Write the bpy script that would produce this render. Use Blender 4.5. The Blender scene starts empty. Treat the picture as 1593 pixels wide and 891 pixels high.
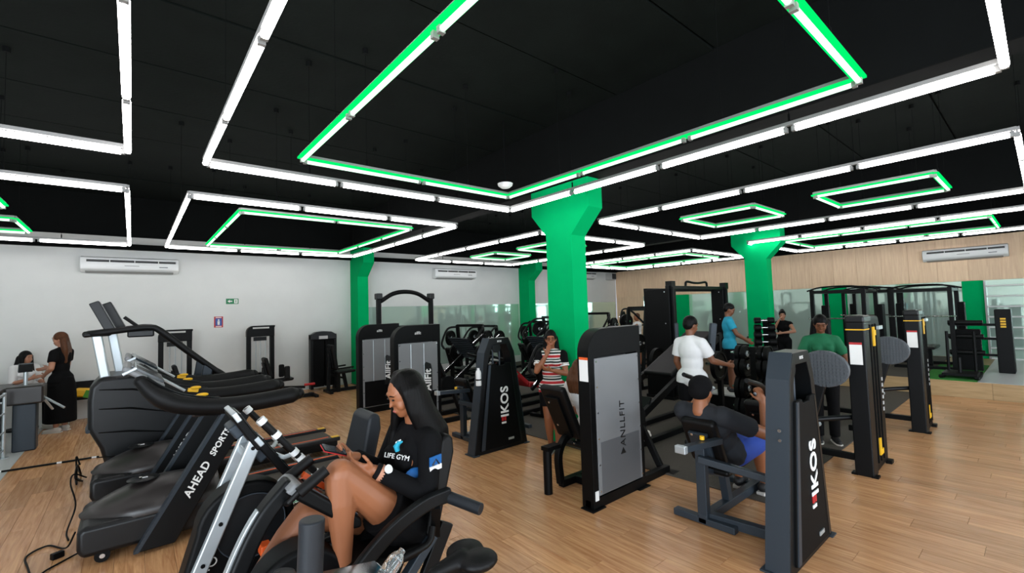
import bpy, bmesh, math, random
from mathutils import Vector, Matrix, Euler
random.seed(7)
PI = math.pi
SC = bpy.context.scene
COL = SC.collection
# ------------------------------------------------------------------ camera
def make_camera():
    yaw, pit, rol, H = 0.8698546, 0.0504886, -0.0305084, 1.95
    fw = Vector((math.cos(yaw)*math.cos(pit), math.sin(yaw)*math.cos(pit), math.sin(pit)))
    rt = Vector((math.sin(yaw), -math.cos(yaw), 0)); up = rt.cross(fw)
    r2 = math.cos(rol)*rt + math.sin(rol)*up; u2 = -math.sin(rol)*rt + math.cos(rol)*up
    cd = bpy.data.cameras.new('camera'); cd.sensor_width = 36; cd.lens = 700.29/1593*36; cd.clip_start = .05
    co = bpy.data.objects.new('camera', cd); COL.objects.link(co)
    m = Matrix((r2, u2, -fw)).transposed().to_4x4(); m.translation = (0, 0, H)
    co.matrix_world = m; SC.camera = co
    return fw, r2, u2, H
FW, RT, UP, CAMH = make_camera()
# ------------------------------------------------------------------ world, daylight, exposure
W = bpy.data.worlds.new('world'); SC.world = W; W.use_nodes = True
W.node_tree.nodes['Background'].inputs[0].default_value = (.62, .76, 1, 1)
W.node_tree.nodes['Background'].inputs[1].default_value = 1.0
def window_light(name, loc, rot, sx, sy, power, col):
    d = bpy.data.lights.new(name, 'AREA'); d.shape = 'RECTANGLE'; d.size = sx; d.size_y = sy; d.energy = power; d.color = col
    o = bpy.data.objects.new(name, d); COL.objects.link(o); o.location = loc; o.rotation_euler = rot
    return o
window_light('daylight_side', (-4.35, -2.2, 1.75), (0, -PI/2, 0), 2.5, 5.0, 420, (.82, .91, 1))
window_light('daylight_rear', (4.0, -4.85, 1.75), (PI/2, 0, 0), 14.0, 2.5, 560, (.86, .93, 1))
SC.view_settings.view_transform = 'Standard'; SC.view_settings.look = 'None'
SC.view_settings.exposure = 0.45; SC.view_settings.gamma = 1.0; SC.view_settings.use_curve_mapping = False
SC.cycles.use_denoising = True; SC.cycles.max_bounces = 7; SC.cycles.sample_clamp_indirect = 6
TUBE_W, TUBE_G = 15.0, 1.8
# ------------------------------------------------------------------ materials
def srgb(r, g, b):
    f = lambda c: c/12.92 if c <= .04045 else ((c+.055)/1.055)**2.4
    return (f(r/255), f(g/255), f(b/255), 1)
MATS = {}
def mat(name, col=(128,128,128), rough=.5, metal=0.0, spec=.5, noise=0.0, nscale=30, bump=0.0, bscale=200, alpha=1, trans=0, coat=0):
    if name in MATS: return MATS[name]
    m = bpy.data.materials.new(name); m.use_nodes = True; nt = m.node_tree; b = nt.nodes['Principled BSDF']
    c = srgb(*col); b.inputs['Base Color'].default_value = c
    b.inputs['Roughness'].default_value = rough; b.inputs['Metallic'].default_value = metal
    b.inputs['Specular IOR Level'].default_value = spec
    b.inputs['Alpha'].default_value = alpha; b.inputs['Transmission Weight'].default_value = trans; b.inputs['Coat Weight'].default_value = coat
    if noise or bump:
        tc = nt.nodes.new('ShaderNodeTexCoord')
    if noise:
        n = nt.nodes.new('ShaderNodeTexNoise'); n.inputs['Scale'].default_value = nscale; n.inputs['Detail'].default_value = 4
        nt.links.new(tc.outputs['Object'], n.inputs['Vector'])
        r = nt.nodes.new('ShaderNodeMapRange'); r.inputs[1].default_value = .25; r.inputs[2].default_value = .75
        r.inputs[3].default_value = 1-noise; r.inputs[4].default_value = 1+noise
        nt.links.new(n.outputs['Fac'], r.inputs[0])
        mx = nt.nodes.new('ShaderNodeVectorMath'); mx.operation = 'SCALE'; mx.inputs[0].default_value = c[:3]
        nt.links.new(r.outputs[0], mx.inputs['Scale']); nt.links.new(mx.outputs[0], b.inputs['Base Color'])
    if bump:
        n2 = nt.nodes.new('ShaderNodeTexNoise'); n2.inputs['Scale'].default_value = bscale; n2.inputs['Detail'].default_value = 3
        nt.links.new(tc.outputs['Object'], n2.inputs['Vector'])
        bp = nt.nodes.new('ShaderNodeBump'); bp.inputs['Strength'].default_value = bump; bp.inputs['Distance'].default_value = .01
        nt.links.new(n2.outputs['Fac'], bp.inputs['Height']); nt.links.new(bp.outputs[0], b.inputs['Normal'])
    MATS[name] = m
    return m
def emis(name, col, strength, core=None):
    m = bpy.data.materials.new(name); m.use_nodes = True; nt = m.node_tree; nt.nodes.remove(nt.nodes['Principled BSDF'])
    e = nt.nodes.new('ShaderNodeEmission'); e.inputs[0].default_value = (*col, 1); e.inputs[1].default_value = strength
    nt.links.new(e.outputs[0], nt.nodes['Material Output'].inputs[0]); MATS[name] = m
    return m
def wood_mat(name, c1, c2, axis, rough, gscale=1.0, per_object=True, var=.16, coat=0):
    m = bpy.data.materials.new(name); m.use_nodes = True; nt = m.node_tree; b = nt.nodes['Principled BSDF']; N = nt.nodes.new; L = nt.links.new
    tc = N('ShaderNodeTexCoord'); mp = N('ShaderNodeMapping'); s = [14*gscale]*3; s[axis] = .9*gscale
    mp.inputs['Scale'].default_value = s
    oi = N('ShaderNodeObjectInfo'); gi = N('ShaderNodeNewGeometry')
    ad = N('ShaderNodeMath'); ad.operation = 'ADD'; L(oi.outputs['Random'], ad.inputs[0]); L(gi.outputs['Random Per Island'], ad.inputs[1])
    fr = N('ShaderNodeMath'); fr.operation = 'FRACT'; L(ad.outputs[0], fr.inputs[0])
    cb = N('ShaderNodeCombineXYZ'); mu = N('ShaderNodeMath'); mu.operation = 'MULTIPLY'; mu.inputs[1].default_value = 37
    L(fr.outputs[0], mu.inputs[0]); L(mu.outputs[0], cb.inputs[0]); L(mu.outputs[0], cb.inputs[1])
    va = N('ShaderNodeVectorMath'); L(tc.outputs['Object'], mp.inputs['Vector']); L(mp.outputs[0], va.inputs[0]); L(cb.outputs[0], va.inputs[1])
    n = N('ShaderNodeTexNoise'); n.inputs['Scale'].default_value = 2.2; n.inputs['Detail'].default_value = 8; n.inputs['Roughness'].default_value = .62
    n.inputs['Distortion'].default_value = .6; L(va.outputs[0], n.inputs['Vector'])
    cr = N('ShaderNodeValToRGB'); cr.color_ramp.elements[0].position = .3; cr.color_ramp.elements[1].position = .72
    cr.color_ramp.elements[0].color = srgb(*c1); cr.color_ramp.elements[1].color = srgb(*c2); L(n.outputs['Fac'], cr.inputs[0])
    r = N('ShaderNodeMapRange'); r.inputs[3].default_value = 1-var; r.inputs[4].default_value = 1+var; L(fr.outputs[0], r.inputs[0])
    sc = N('ShaderNodeVectorMath'); sc.operation = 'SCALE'; L(cr.outputs[0], sc.inputs[0]); L(r.outputs[0], sc.inputs['Scale'])
    L(sc.outputs[0], b.inputs['Base Color']); b.inputs['Roughness'].default_value = rough; b.inputs['Coat Weight'].default_value = coat
    bp = N('ShaderNodeBump'); bp.inputs['Strength'].default_value = .06; bp.inputs['Distance'].default_value = .004
    L(n.outputs['Fac'], bp.inputs['Height']); L(bp.outputs[0], b.inputs['Normal'])
    MATS[name] = m
    return m
M = MATS
wood_mat('floor_wood', (174,119,77), (224,174,125), 1, .27, 1.0, var=.13)
wood_mat('wall_wood', (224,188,154), (244,214,180), 2, .55, .8, var=.05)
wood_mat('platform_wood', (150,122,82), (180,150,108), 1, .5, 1.0, var=.06)
mat('wall_white', (214,216,214), .75, noise=.03, nscale=2, bump=.05, bscale=120)
mat('ceil_black', (12,17,15), .9, spec=.1, noise=.25, nscale=3, bump=.25, bscale=25)
mat('beam_black', (10,12,12), .9, spec=.1, noise=.12, nscale=4)
mat('strip_grey', (185,185,183), .5)
mat('green', (0,166,96), .8, spec=.04, noise=.04, nscale=3)
mat('rubber', (80,75,69), .8, spec=.2, noise=.12, nscale=60, bump=.2, bscale=400)
mat('turf', (46,128,44), .9, noise=.3, nscale=90, bump=.6, bscale=600)
mat('tile_white', (205,208,208), .35)
mat('floor_base', (86,60,40), .7)
mat('steel_black', (8,10,12), .42, spec=.2, noise=.04, nscale=20)
mat('frame_black', (4,5,6), .48, spec=.15)
mat('frame_grey', (48,56,64), .42, .2, spec=.35)
mat('shroud', (7,8,9), .6, spec=.1, bump=.08, bscale=500)
mat('pad', (8,8,9), .5, spec=.22, bump=.1, bscale=300)
mat('pad_grey', (28,32,37), .5, spec=.3, bump=.08, bscale=300)
mat('plastic_dark', (15,17,19), .36, spec=.32)
mat('plastic_warm', (42,38,37), .34, spec=.45)
mat('silver', (188,196,200), .35, .6)
mat('chrome', (215,218,220), .15, .95)
mat('plastic_white', (226,228,228), .35)
mat('orange', (226,92,36), .45)
mat('yellow', (232,178,20), .45)
mat('red', (176,30,34), .5)
mat('white_print', (232,232,230), .5)
mat('frost', (118,120,122), .4, noise=.05, nscale=2)
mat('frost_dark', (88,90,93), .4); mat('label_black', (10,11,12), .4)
mat('rail_grey', (150,150,148), .45, .3)
mat('screen', (20,32,38), .12)
mat('glass_pane', (225,240,235), .03, trans=1)
def mirror_mat():
    m = bpy.data.materials.new('mirror'); m.use_nodes = True; b = m.node_tree.nodes['Principled BSDF']
    b.inputs['Base Color'].default_value = (.70, .90, .80, 1); b.inputs['Metallic'].default_value = .58; b.inputs['Roughness'].default_value = .04
    M['mirror'] = m
mirror_mat()
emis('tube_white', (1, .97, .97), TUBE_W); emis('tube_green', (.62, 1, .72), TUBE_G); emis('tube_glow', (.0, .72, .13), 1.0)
# ------------------------------------------------------------------ mesh builder
def frame_from(d):
    d = d.normalized(); a = Vector((0, 0, 1)) if abs(d.z) < .9 else Vector((1, 0, 0))
    u = a.cross(d).normalized(); v = d.cross(u)
    return u, v
class MB:
    def __init__(s): s.v = []; s.f = []
    def add(s, vs, fs):
        o = len(s.v); s.v += [tuple(p) for p in vs]; s.f += [tuple(i+o for i in f) for f in fs]; return s
    def bb(s, x0, y0, z0, x1, y1, z1):
        x0, x1 = min(x0, x1), max(x0, x1); y0, y1 = min(y0, y1), max(y0, y1); z0, z1 = min(z0, z1), max(z0, z1)
        return s.add([(x0,y0,z0),(x1,y0,z0),(x1,y1,z0),(x0,y1,z0),(x0,y0,z1),(x1,y0,z1),(x1,y1,z1),(x0,y1,z1)],
                     [(0,3,2,1),(4,5,6,7),(0,1,5,4),(1,2,6,5),(2,3,7,6),(3,0,4,7)])
    def box(s, c, size, rot=(0,0,0)):
        R = Euler(rot).to_matrix(); c = Vector(c); h = Vector(size)/2
        P = [c + R @ Vector((x*h.x, y*h.y, z*h.z)) for x, y, z in ((-1,-1,-1),(1,-1,-1),(1,1,-1),(-1,1,-1),(-1,-1,1),(1,-1,1),(1,1,1),(-1,1,1))]
        return s.add(P, [(0,3,2,1),(4,5,6,7),(0,1,5,4),(1,2,6,5),(2,3,7,6),(3,0,4,7)])
    def bar(s, p, q, w, h, side=None):
        # rectangular bar between two points; w is the width along side (default horizontal), h the other
        p = Vector(p); q = Vector(q); d = (q-p).normalized()
        u = Vector(side).normalized() if side else (Vector((0,0,1)).cross(d) if abs(d.z) < .99 else Vector((1,0,0)))
        u = (u - d*u.dot(d)).normalized(); v = d.cross(u)
        P = [c + u*(a*w/2) + v*(b*h/2) for c in (p, q) for a, b in ((-1,-1),(1,-1),(1,1),(-1,1))]
        return s.add(P, [(0,3,2,1),(4,5,6,7),(0,1,5,4),(1,2,6,5),(2,3,7,6),(3,0,4,7)])
    def cyl(s, p, q, r, r2=None, n=14):
        p = Vector(p); q = Vector(q); r2 = r if r2 is None else r2; u, v = frame_from(q-p)
        P = [c + (u*math.cos(2*PI*i/n) + v*math.sin(2*PI*i/n))*rr for c, rr in ((p, r), (q, r2)) for i in range(n)]
        F = [(i, (i+1) % n, n+(i+1) % n, n+i) for i in range(n)] + [tuple(range(n))[::-1], tuple(range(n, 2*n))]
        return s.add(P, F)
    def tube(s, pts, r, n=10, sect=None, side=None, closed=False):
        pts = [Vector(p) for p in pts]; k = len(pts); rs = r if isinstance(r, (list, tuple)) else [r]*k
        P = []; u = None
        for i, p in enumerate(pts):
            if closed: d = pts[(i+1) % k]-pts[i-1]
            else: d = pts[min(i+1, k-1)]-pts[max(i-1, 0)]
            d.normalize()
            if side: u = Vector(side) - d*Vector(side).dot(d)
            elif u is None: u = frame_from(d)[0]
            else: u = u - d*u.dot(d)
            u.normalize(); v = d.cross(u)
            if sect:
                w, h = sect; rr = rs[i]
                ring = [(a*w/2*rr, b*h/2*rr) for a, b in ((-1,-1),(1,-1),(1,1),(-1,1))]
            else:
                ring = [(math.cos(2*PI*j/n)*rs[i], math.sin(2*PI*j/n)*rs[i]) for j in range(n)]
            P += [p + u*a + v*b for a, b in ring]
        m = 4 if sect else n
        F = [(i*m+j, i*m+(j+1) % m, ((i+1) % k)*m+(j+1) % m, ((i+1) % k)*m+j) for i in range(k if closed else k-1) for j in range(m)]
        if not closed: F += [tuple(range(m))[::-1], tuple(range((k-1)*m, k*m))]
        return s.add(P, F)
    def prism(s, poly, axis, a, b):
        def mk(u, v, t): return {'x': (t,u,v), 'y': (u,t,v), 'z': (u,v,t)}[axis]
        n = len(poly); P = [mk(u, v, a) for u, v in poly] + [mk(u, v, b) for u, v in poly]
        F = [tuple(range(n)), tuple(range(2*n-1, n-1, -1))] + [(i, n+i, n+(i+1) % n, (i+1) % n) for i in range(n)]
        return s.add(P, F)
    def frameprism(s, outer, inner, axis, a, b):
        # ring between two polygons of equal count
        def mk(u, v, t): return {'x': (t,u,v), 'y': (u,t,v), 'z': (u,v,t)}[axis]
        n = len(outer); P = [mk(*p, t) for t in (a, b) for poly in (outer, inner) for p in poly]
        F = []
        for i in range(n):
            j = (i+1) % n
            F += [(i, n+i, n+j, j), (2*n+i, 2*n+j, 3*n+j, 3*n+i), (i, j, 2*n+j, 2*n+i), (n+i, 3*n+i, 3*n+j, n+j)]
        return s.add(P, F)
    def lathe(s, prof, c, axis='z', n=24):
        P = []; c = Vector(c)
        for r, h in prof:
            for i in range(n):
                a = 2*PI*i/n; x, y = r*math.cos(a), r*math.sin(a)
                P.append(c + Vector({'z': (x,y,h), 'y': (x,h,y), 'x': (h,x,y)}[axis]))
        k = len(prof)
        F = [(i*n+j, i*n+(j+1) % n, (i+1)*n+(j+1) % n, (i+1)*n+j) for i in range(k-1) for j in range(n)]
        F += [tuple(range(n))[::-1], tuple(range((k-1)*n, k*n))]
        return s.add(P, F)
    def ball(s, c, r, rot=None, n=16, m=10):
        c = Vector(c); r = (r, r, r) if isinstance(r, (int, float)) else r; R = rot if rot is not None else Matrix.Identity(3)
        P = [c + R @ Vector((0, 0, r[2]))]
        for i in range(1, m):
            t = PI*i/m
            P += [c + R @ Vector((r[0]*math.sin(t)*math.cos(2*PI*j/n), r[1]*math.sin(t)*math.sin(2*PI*j/n), r[2]*math.cos(t))) for j in range(n)]
        P.append(c + R @ Vector((0, 0, -r[2]))); e = len(P)-1
        F = [(0, 1+j, 1+(j+1) % n) for j in range(n)]
        F += [(1+i*n+j, 1+(i+1)*n+j, 1+(i+1)*n+(j+1) % n, 1+i*n+(j+1) % n) for i in range(m-2) for j in range(n)]
        F += [(e, 1+(m-2)*n+(j+1) % n, 1+(m-2)*n+j) for j in range(n)]
        return s.add(P, F)
    def cone(s, p, r1, q, r2, n=14, capp=True, capq=True):
        # tapered limb; round ends unless cap is off
        p = Vector(p); q = Vector(q); s.cyl(p, q, r1, r2, n)
        if capp: s.ball(p, r1, n=n, m=8)
        if capq: s.ball(q, r2, n=n, m=8)
        return s
    def mesh(s, name, recalc=True):
        me = bpy.data.meshes.new(name); me.from_pydata(s.v, [], s.f)
        if recalc:
            bm = bmesh.new(); bm.from_mesh(me); bmesh.ops.recalc_face_normals(bm, faces=bm.faces); bm.to_mesh(me); bm.free()
        return me
    def build(s, name, m, parent=None, bevel=0, smooth=40, seg=2, label=None):
        me = s.mesh(name)
        me.materials.append(M[m] if isinstance(m, str) else m)
        if smooth:
            me.polygons.foreach_set('use_smooth', [True]*len(me.polygons)); me.set_sharp_from_angle(angle=math.radians(smooth))
        o = bpy.data.objects.new(name, me); COL.objects.link(o); o.parent = parent
        if bevel:
            b = o.modifiers.new('edge', 'BEVEL'); b.width = bevel; b.segments = seg; b.limit_method = 'ANGLE'; b.angle_limit = math.radians(35)
            b.harden_normals = True
        if label: o['label'] = label
        return o
def tag(o, label, cat, group=None):
    o['label'] = label; o['category'] = cat
    if group: o['group'] = group
    return o
def thing(name, label, cat, loc=(0,0,0), rz=0, group=None):
    o = bpy.data.objects.new(name, None); COL.objects.link(o); o.empty_display_size = .1
    o.location = loc; o.rotation_euler = (0, 0, rz); return tag(o, label, cat, group)
def struct(o): o['kind'] = 'structure'; return o
def dup(root, loc, rz=0, label=None):
    def rec(o, par):
        c = o.copy(); COL.objects.link(c); c.parent = par
        for ch in o.children: rec(ch, c)
        return c
    r = rec(root, None); r.location = loc; r.rotation_euler = (0, 0, rz)
    if label: r['label'] = label
    return r
def text(name, s, m, parent, loc, rot, size, extrude=.002, shear=0, spacing=1.0, bold=.0):
    c = bpy.data.curves.new(name, 'FONT'); c.body = s; c.size = size; c.extrude = extrude; c.align_x = 'CENTER'; c.align_y = 'CENTER'; c.shear = shear
    c.space_character = spacing; c.offset = bold; c.resolution_u = 3
    c.materials.append(M[m]); o = bpy.data.objects.new(name, c); COL.objects.link(o); o.parent = parent; o.location = loc
    o.parent = None; dg = bpy.context.evaluated_depsgraph_get(); dg.update()
    me = bpy.data.meshes.new_from_object(o.evaluated_get(dg)); me.name = name
    bpy.data.objects.remove(o); bpy.data.curves.remove(c)
    o = bpy.data.objects.new(name, me); COL.objects.link(o); o.parent = parent; o.location = loc
    o.rotation_euler = rot if not isinstance(rot, Matrix) else rot.to_euler()
    return o
def axes(xd, yd):
    x = Vector(xd).normalized(); y = Vector(yd); y = (y - x*y.dot(x)).normalized(); z = x.cross(y)
    return Matrix((x, y, z)).transposed()
def arc(c, r, a0, a1, n, plane='xz', off=0):
    out = []
    for i in range(n+1):
        a = math.radians(a0 + (a1-a0)*i/n); u, v = c[0]+r*math.cos(a), c[1]+r*math.sin(a)
        out.append((u, off, v) if plane == 'xz' else ((off, u, v) if plane == 'yz' else (u, v, off)))
    return out
def arc2(c, r, a0, a1, n):
    return [(c[0]+r*math.cos(math.radians(a0+(a1-a0)*i/n)), c[1]+r*math.sin(math.radians(a0+(a1-a0)*i/n))) for i in range(n+1)]
def spline(pts, k=6):
    # Catmull-Rom through points
    P = [Vector(p) for p in pts]; P = [P[0]*2-P[1]] + P + [P[-1]*2-P[-2]]; out = []
    for i in range(1, len(P)-2):
        for j in range(k):
            t = j/k; a, b, c, d = P[i-1:i+3]
            out.append(.5*((2*b) + (c-a)*t + (2*a-5*b+4*c-d)*t*t + (3*b-a-3*c+d)*t**3))
    out.append(P[-2]); return out

# ================================================================== THE ROOM
XW, YW, ZC = 17.0, 12.75, 4.65     # wood wall, white wall, ceiling
XL, YR = -4.5, -5.0
def setting():
    struct(MB().bb(XL, YR, -.12, XW, YW, -.008).build('floor', 'floor_base', smooth=0))
    fl = bpy.data.objects['floor']
    # planks run along Y
    pw, pl = .192, 1.22
    base = MB().bb(-pw/2+.0012, -pl/2+.0012, -.008, pw/2-.0012, pl/2-.0012, 0).mesh('plank'); base.materials.append(M['floor_wood'])
    spots = []
    nx = int((12.2+1.25)/pw)
    for i in range(nx):
        x = -1.25 + pw*(i+.5); oy = (i*.37 % 1)*pl
        for j in range(-3, 12):
            y = j*pl + oy
            if y > YW+.6 or (x > 4.8 and y > 2.5): continue
            d = Vector((x, y, -CAMH)); z = d.dot(FW)
            vis = False
            if z > .6:
                u = d.dot(RT)/z; v = d.dot(UP)/z
                vis = abs(u) < 1.2 and -.72 < v
            spots.append((z*z*z if vis and y+pl/2 < YW else 1e6+z*z, x, y))
    spots.sort()
    for q, (k, x, y) in enumerate(spots[:295]):
        o = bpy.data.objects.new('plank', base); COL.objects.link(o); o.parent = fl; o.location = (x, y, 0)
    mb = MB()
    for k, x, y in spots[295:]:
        mb.bb(x-pw/2+.0012, y-pl/2+.0012, -.008, x+pw/2-.0012, min(y+pl/2-.0012, YW), 0)
    o = mb.build('plank_field', 'floor_wood', fl, smooth=0); o['kind'] = 'stuff'
    struct(MB().bb(XL, YR, -.008, -1.25, YW, .002).build('floor_entrance_tile', 'tile_white', smooth=0))
    # rubber matting
    tag(MB().bb(4.7, 1.82, 0, 12.2, YW-.02, .012).build('rubber_mat', 'rubber', bevel=.004), 'dark grey rubber matting laid under the strength machines', 'mat')
    # walls
    mb = MB().bb(XL, YW, 0, XW, YW+.2, 3.48); struct(mb.build('wall_back', 'wall_white', smooth=0))
    w = struct(MB().bb(XL, YW, 3.48, XW, YW+.2, ZC).build('wall_back_upper', 'beam_black', smooth=0))
    struct(MB().bb(XL, YW-.12, 3.48, XW, YW, 3.60).build('trim_1', 'beam_black', smooth=0))
    struct(MB().bb(XL, YW-.03, 3.60, XW, YW, 3.76).build('trim_2', 'strip_grey', smooth=0))
    struct(MB().bb(XL, YW-.015, 0, 5, YW, .07).build('baseboard_back', 'wall_white', smooth=0))
    w = struct(MB().bb(XW+.02, YR, 0, XW+.2, YW, 3.5).build('wall_right', 'wall_wood', smooth=0))
    n = int((YW+1.6)/.6)
    pm = MB().bb(0, 0, 2.34, .02, .596, 3.5).mesh('panel'); pm.materials.append(M['wall_wood'])
    for i in range(n+1):
        o = bpy.data.objects.new('panel', pm); COL.objects.link(o); o.parent = w; o.location = (XW, -1.7+.602*i, 0)
    struct(MB().bb(XW, YR, 3.5, XW+.2, YW, ZC).build('wall_right_upper', 'beam_black', smooth=0))
    struct(MB().bb(XW-.18, YR, 3.5, XW, YW, 3.72).build('trim_3', 'beam_black', smooth=0))
    # left and rear walls with window openings
    def pierced(name, horizontal, openings, lo, hi):
        mb = MB(); t = .2
        def b(a0, a1, z0, z1):
            if horizontal: mb.bb(a0, YR-t, z0, a1, YR, z1)
            else: mb.bb(XL-t, a0, z0, XL, a1, z1)
        cur = lo
        for a0, a1, z0, z1 in openings:
            b(cur, a0, 0, 3.48); b(a0, a1, 0, z0); b(a0, a1, z1, 3.48); cur = a1
        b(cur, hi, 0, 3.48); struct(mb.build(name, 'wall_white', smooth=0))
        mb = MB()
        if horizontal: mb.bb(lo, YR-t, 3.48, hi, YR, ZC)
        else: mb.bb(XL-t, lo, 3.48, XL, hi, ZC)
        struct(mb.build(name+'_upper', 'beam_black', smooth=0))
    pierced('wall_left', False, [(-4.7, .3, .5, 3.0)], YR, YW)
    pierced('wall_rear', True, [(-3, 11.0, .5, 3.0)], XL, XW)
    f = struct(MB().bb(XL-.12, -4.7, .5, XL-.1, .3, 3.0).build('window_1', 'glass_pane', smooth=0))
    for y in (-4.68, -2.2, .28): MB().bb(XL-.15, y-.03, .5, XL-.05, y+.03, 3.0).build('window_frame', 'rail_grey', f)
    f = struct(MB().bb(-3, YR-.12, .5, 11.0, YR-.1, 3.0).build('window_2', 'glass_pane', smooth=0))
    for x in (-2.98, .5, 4.0, 7.5, 10.98): MB().bb(x-.03, YR-.15, .5, x+.03, YR-.05, 3.0).build('window_frame', 'rail_grey', f)
    # ceiling of precast panels between the beams
    ce = struct(MB().bb(XL, YR, ZC+.05, XW, YW, ZC+.2).build('ceiling', 'beam_black', smooth=0))
    bays = [(XL, -1.9), (-1.9, 4.735), (5.04, 11.62), (11.92, XW)]
    for a, b in bays:
        pm = MB().bb(a+.01, .012, ZC, b-.01, 1.263, ZC+.05).mesh('panel'); pm.materials.append(M['ceil_black'])
        for j in range(-6, 9):
            y = 2.13+1.275*j
            if y < YR-.9 or y > YW-.2: continue
            o = bpy.data.objects.new('panel', pm); COL.objects.link(o); o.parent = ce; o.location = (0, y, random.uniform(0, .012))
    for n, (a, b) in enumerate(((4.735, 5.04), (11.62, 11.92))):
        struct(MB().bb(a, YR, 3.74, b, YW, ZC+.1).build('beam', 'beam_black', bevel=.01))
    # green columns with flared heads, on the beam lines
    def column(x0, x1, y0, y1, ext0, ext1):
        p = [(y0, 0), (y1, 0), (y1, 3.03), (y1+ext1, 3.37), (y1+ext1, 3.74), (y0-ext0, 3.74), (y0-ext0, 3.33), (y0, 2.98)]
        return struct(MB().prism(p, 'x', x0, x1).build('column', 'green', bevel=.008))
    column(4.735, 5.04, 4.28, 4.79, .33, .3); column(11.62, 11.92, 4.28, 4.79, .33, .3)
    column(4.735, 5.04, 12.2, YW, .42, 0); column(11.1, 11.42, 12.2, YW, .42, 0)
    column(4.735, 5.04, -3.9, -3.4, .33, .3); column(11.62, 11.92, -3.9, -3.4, .33, .3)
    # mirrors
    k = 0
    def mirror_back(x0, x1, z0, z1):
        o = MB().bb(x0+.004, YW-.012, z0, x1-.004, YW-.001, z1).build('mirror', 'mirror', smooth=0)
        tag(o, 'wall mirror sheet on the white wall, %s of its row from the green pilaster' % ('first','second','third','fourth','fifth','sixth')[mirror_back.k], 'mirror', 'mirrors along the white wall'); mirror_back.k += 1
    mirror_back.k = 0
    for a, b in ((5.06, 7.05), (7.05, 9.05), (9.05, 11.05), (11.45, 13.3), (13.3, 15.1), (15.1, 16.9)): mirror_back(a, b, .25, 2.14)
    ys = [(9.9, 11.3), (7.6, 9.2), (6.1, 7.6), (4.65, 6.1), (2.75, 4.0), (1.45, 2.75), (-.35, 1.05), (-2.2, -.35)]
    nm = ('first','second','third','fourth','fifth','sixth','seventh','eighth')
    for i, (a, b) in enumerate(ys):
        o = MB().bb(XW-.012, a+.004, .31, XW-.001, b-.004, 2.33).build('mirror', 'mirror', smooth=0)
        tag(o, 'tall mirror sheet under the wood wall, %s from the room corner' % nm[i], 'mirror', 'mirrors along the wood wall')
    for i, (a, b) in enumerate(((4.0, 4.65), (1.05, 1.45), (9.2, 9.9))):
        o = MB().bb(XW-.06, a, 0, XW-.001, b, 2.33).build('column_reflection', 'green', bevel=.006); struct(o)  # green strips standing in for the columns' reflections in the mirrors
    # raised platform with turf
    pf = struct(MB().bb(12.22, YR, 0, XW, 3.75, .30).build('platform_floor', 'platform_wood', smooth=0))
    pm = MB().bb(12.2, 0, .0, 12.222, .996, .305).mesh('panel'); pm.materials.append(M['platform_wood'])
    for i in range(7):
        o = bpy.data.objects.new('panel', pm); COL.objects.link(o); o.parent = pf; o.location = (0, -3.25+i, 0)
    tag(MB().bb(12.24, .95, .30, 15.2, 1.75, .318).build('turf_strip', 'turf'), 'green artificial turf strip on the raised platform', 'turf')
    tag(MB().bb(12.24, 1.76, .30, 16.9, 3.74, .312).build('rubber_mat', 'rubber'), 'black rubber mat beside the turf on the raised platform', 'mat')
    struct(MB().bb(12.24, -4.9, .30, 16.95, .94, .306).build('platform_floor_tile', 'tile_white', smooth=0))
setting()

# ------------------------------------------------------------------ LED tube frames
S = 1.42; ZL = 3.37
def led_frame(label, x0, x1, y0, y1, nx, ny, green=False, sides='nsew', cat='led frame'):
    X0, X1, Y0, Y1 = x0*S, x1*S, y0*S, y1*S
    t = thing('led_frame', label, 'light', ((X0+X1)/2, (Y0+Y1)/2, ZL), 0, 'led tube frames under the ceiling')
    hx, hy = (X1-X0)/2, (Y1-Y0)/2
    segs = []
    if 's' in sides: segs.append(((-hx, -hy), (hx, -hy), nx))
    if 'n' in sides: segs.append(((-hx, hy), (hx, hy), nx))
    if 'w' in sides: segs.append(((-hx, -hy), (-hx, hy), ny))
    if 'e' in sides: segs.append(((hx, -hy), (hx, hy), ny))
    rail = MB(); caps = MB(); glow = MB()
    for a, b, n in segs:
        a = Vector((*a, 0)); b = Vector((*b, 0)); d = (b-a).normalized(); L = (b-a).length/n
        rail.bar(a+Vector((0,0,.05)), b+Vector((0,0,.05)), .035, .03)
        key = (green, round(L, 3))
        if key not in led_frame.cache:
            tm = MB().cyl((.045, 0, 0), (L-.045, 0, 0), .023 if not green else .016, n=10).mesh('tube'); tm.materials.append(M['tube_green' if green else 'tube_white'])
            tm.polygons.foreach_set('use_smooth', [True]*len(tm.polygons)); led_frame.cache[key] = tm
        if green: glow.bar(a+Vector((0,0,.026)), b+Vector((0,0,.026)), .075, .016)
        for i in range(n):
            o = bpy.data.objects.new('tube', led_frame.cache[key]); COL.objects.link(o); o.parent = t
            o.location = a + d*(L*i); o.rotation_euler = (0, 0, math.atan2(d.y, d.x))
            for e in (.03, L-.03):
                c = a + d*(L*i+e); caps.bar(c - d*.014, c + d*.014, .036, .04); caps.bar(c+Vector((0,0,.0)), c+Vector((0,0,.05)), .02, .012)
        for f in (.25, .75):
            c = a + (b-a)*f
            o = bpy.data.objects.new('hanging_wire', WIRE); COL.objects.link(o); o.parent = t; o.location = (c.x, c.y, 0)
    rail.build('rail', 'rail_grey', t); caps.build('tube_holder', 'rail_grey', t)['kind'] = 'stuff'
    if green: glow.build('green_halo_strip', 'tube_glow', t)  # glowing strip added to imitate the green halo beside the tubes
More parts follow.
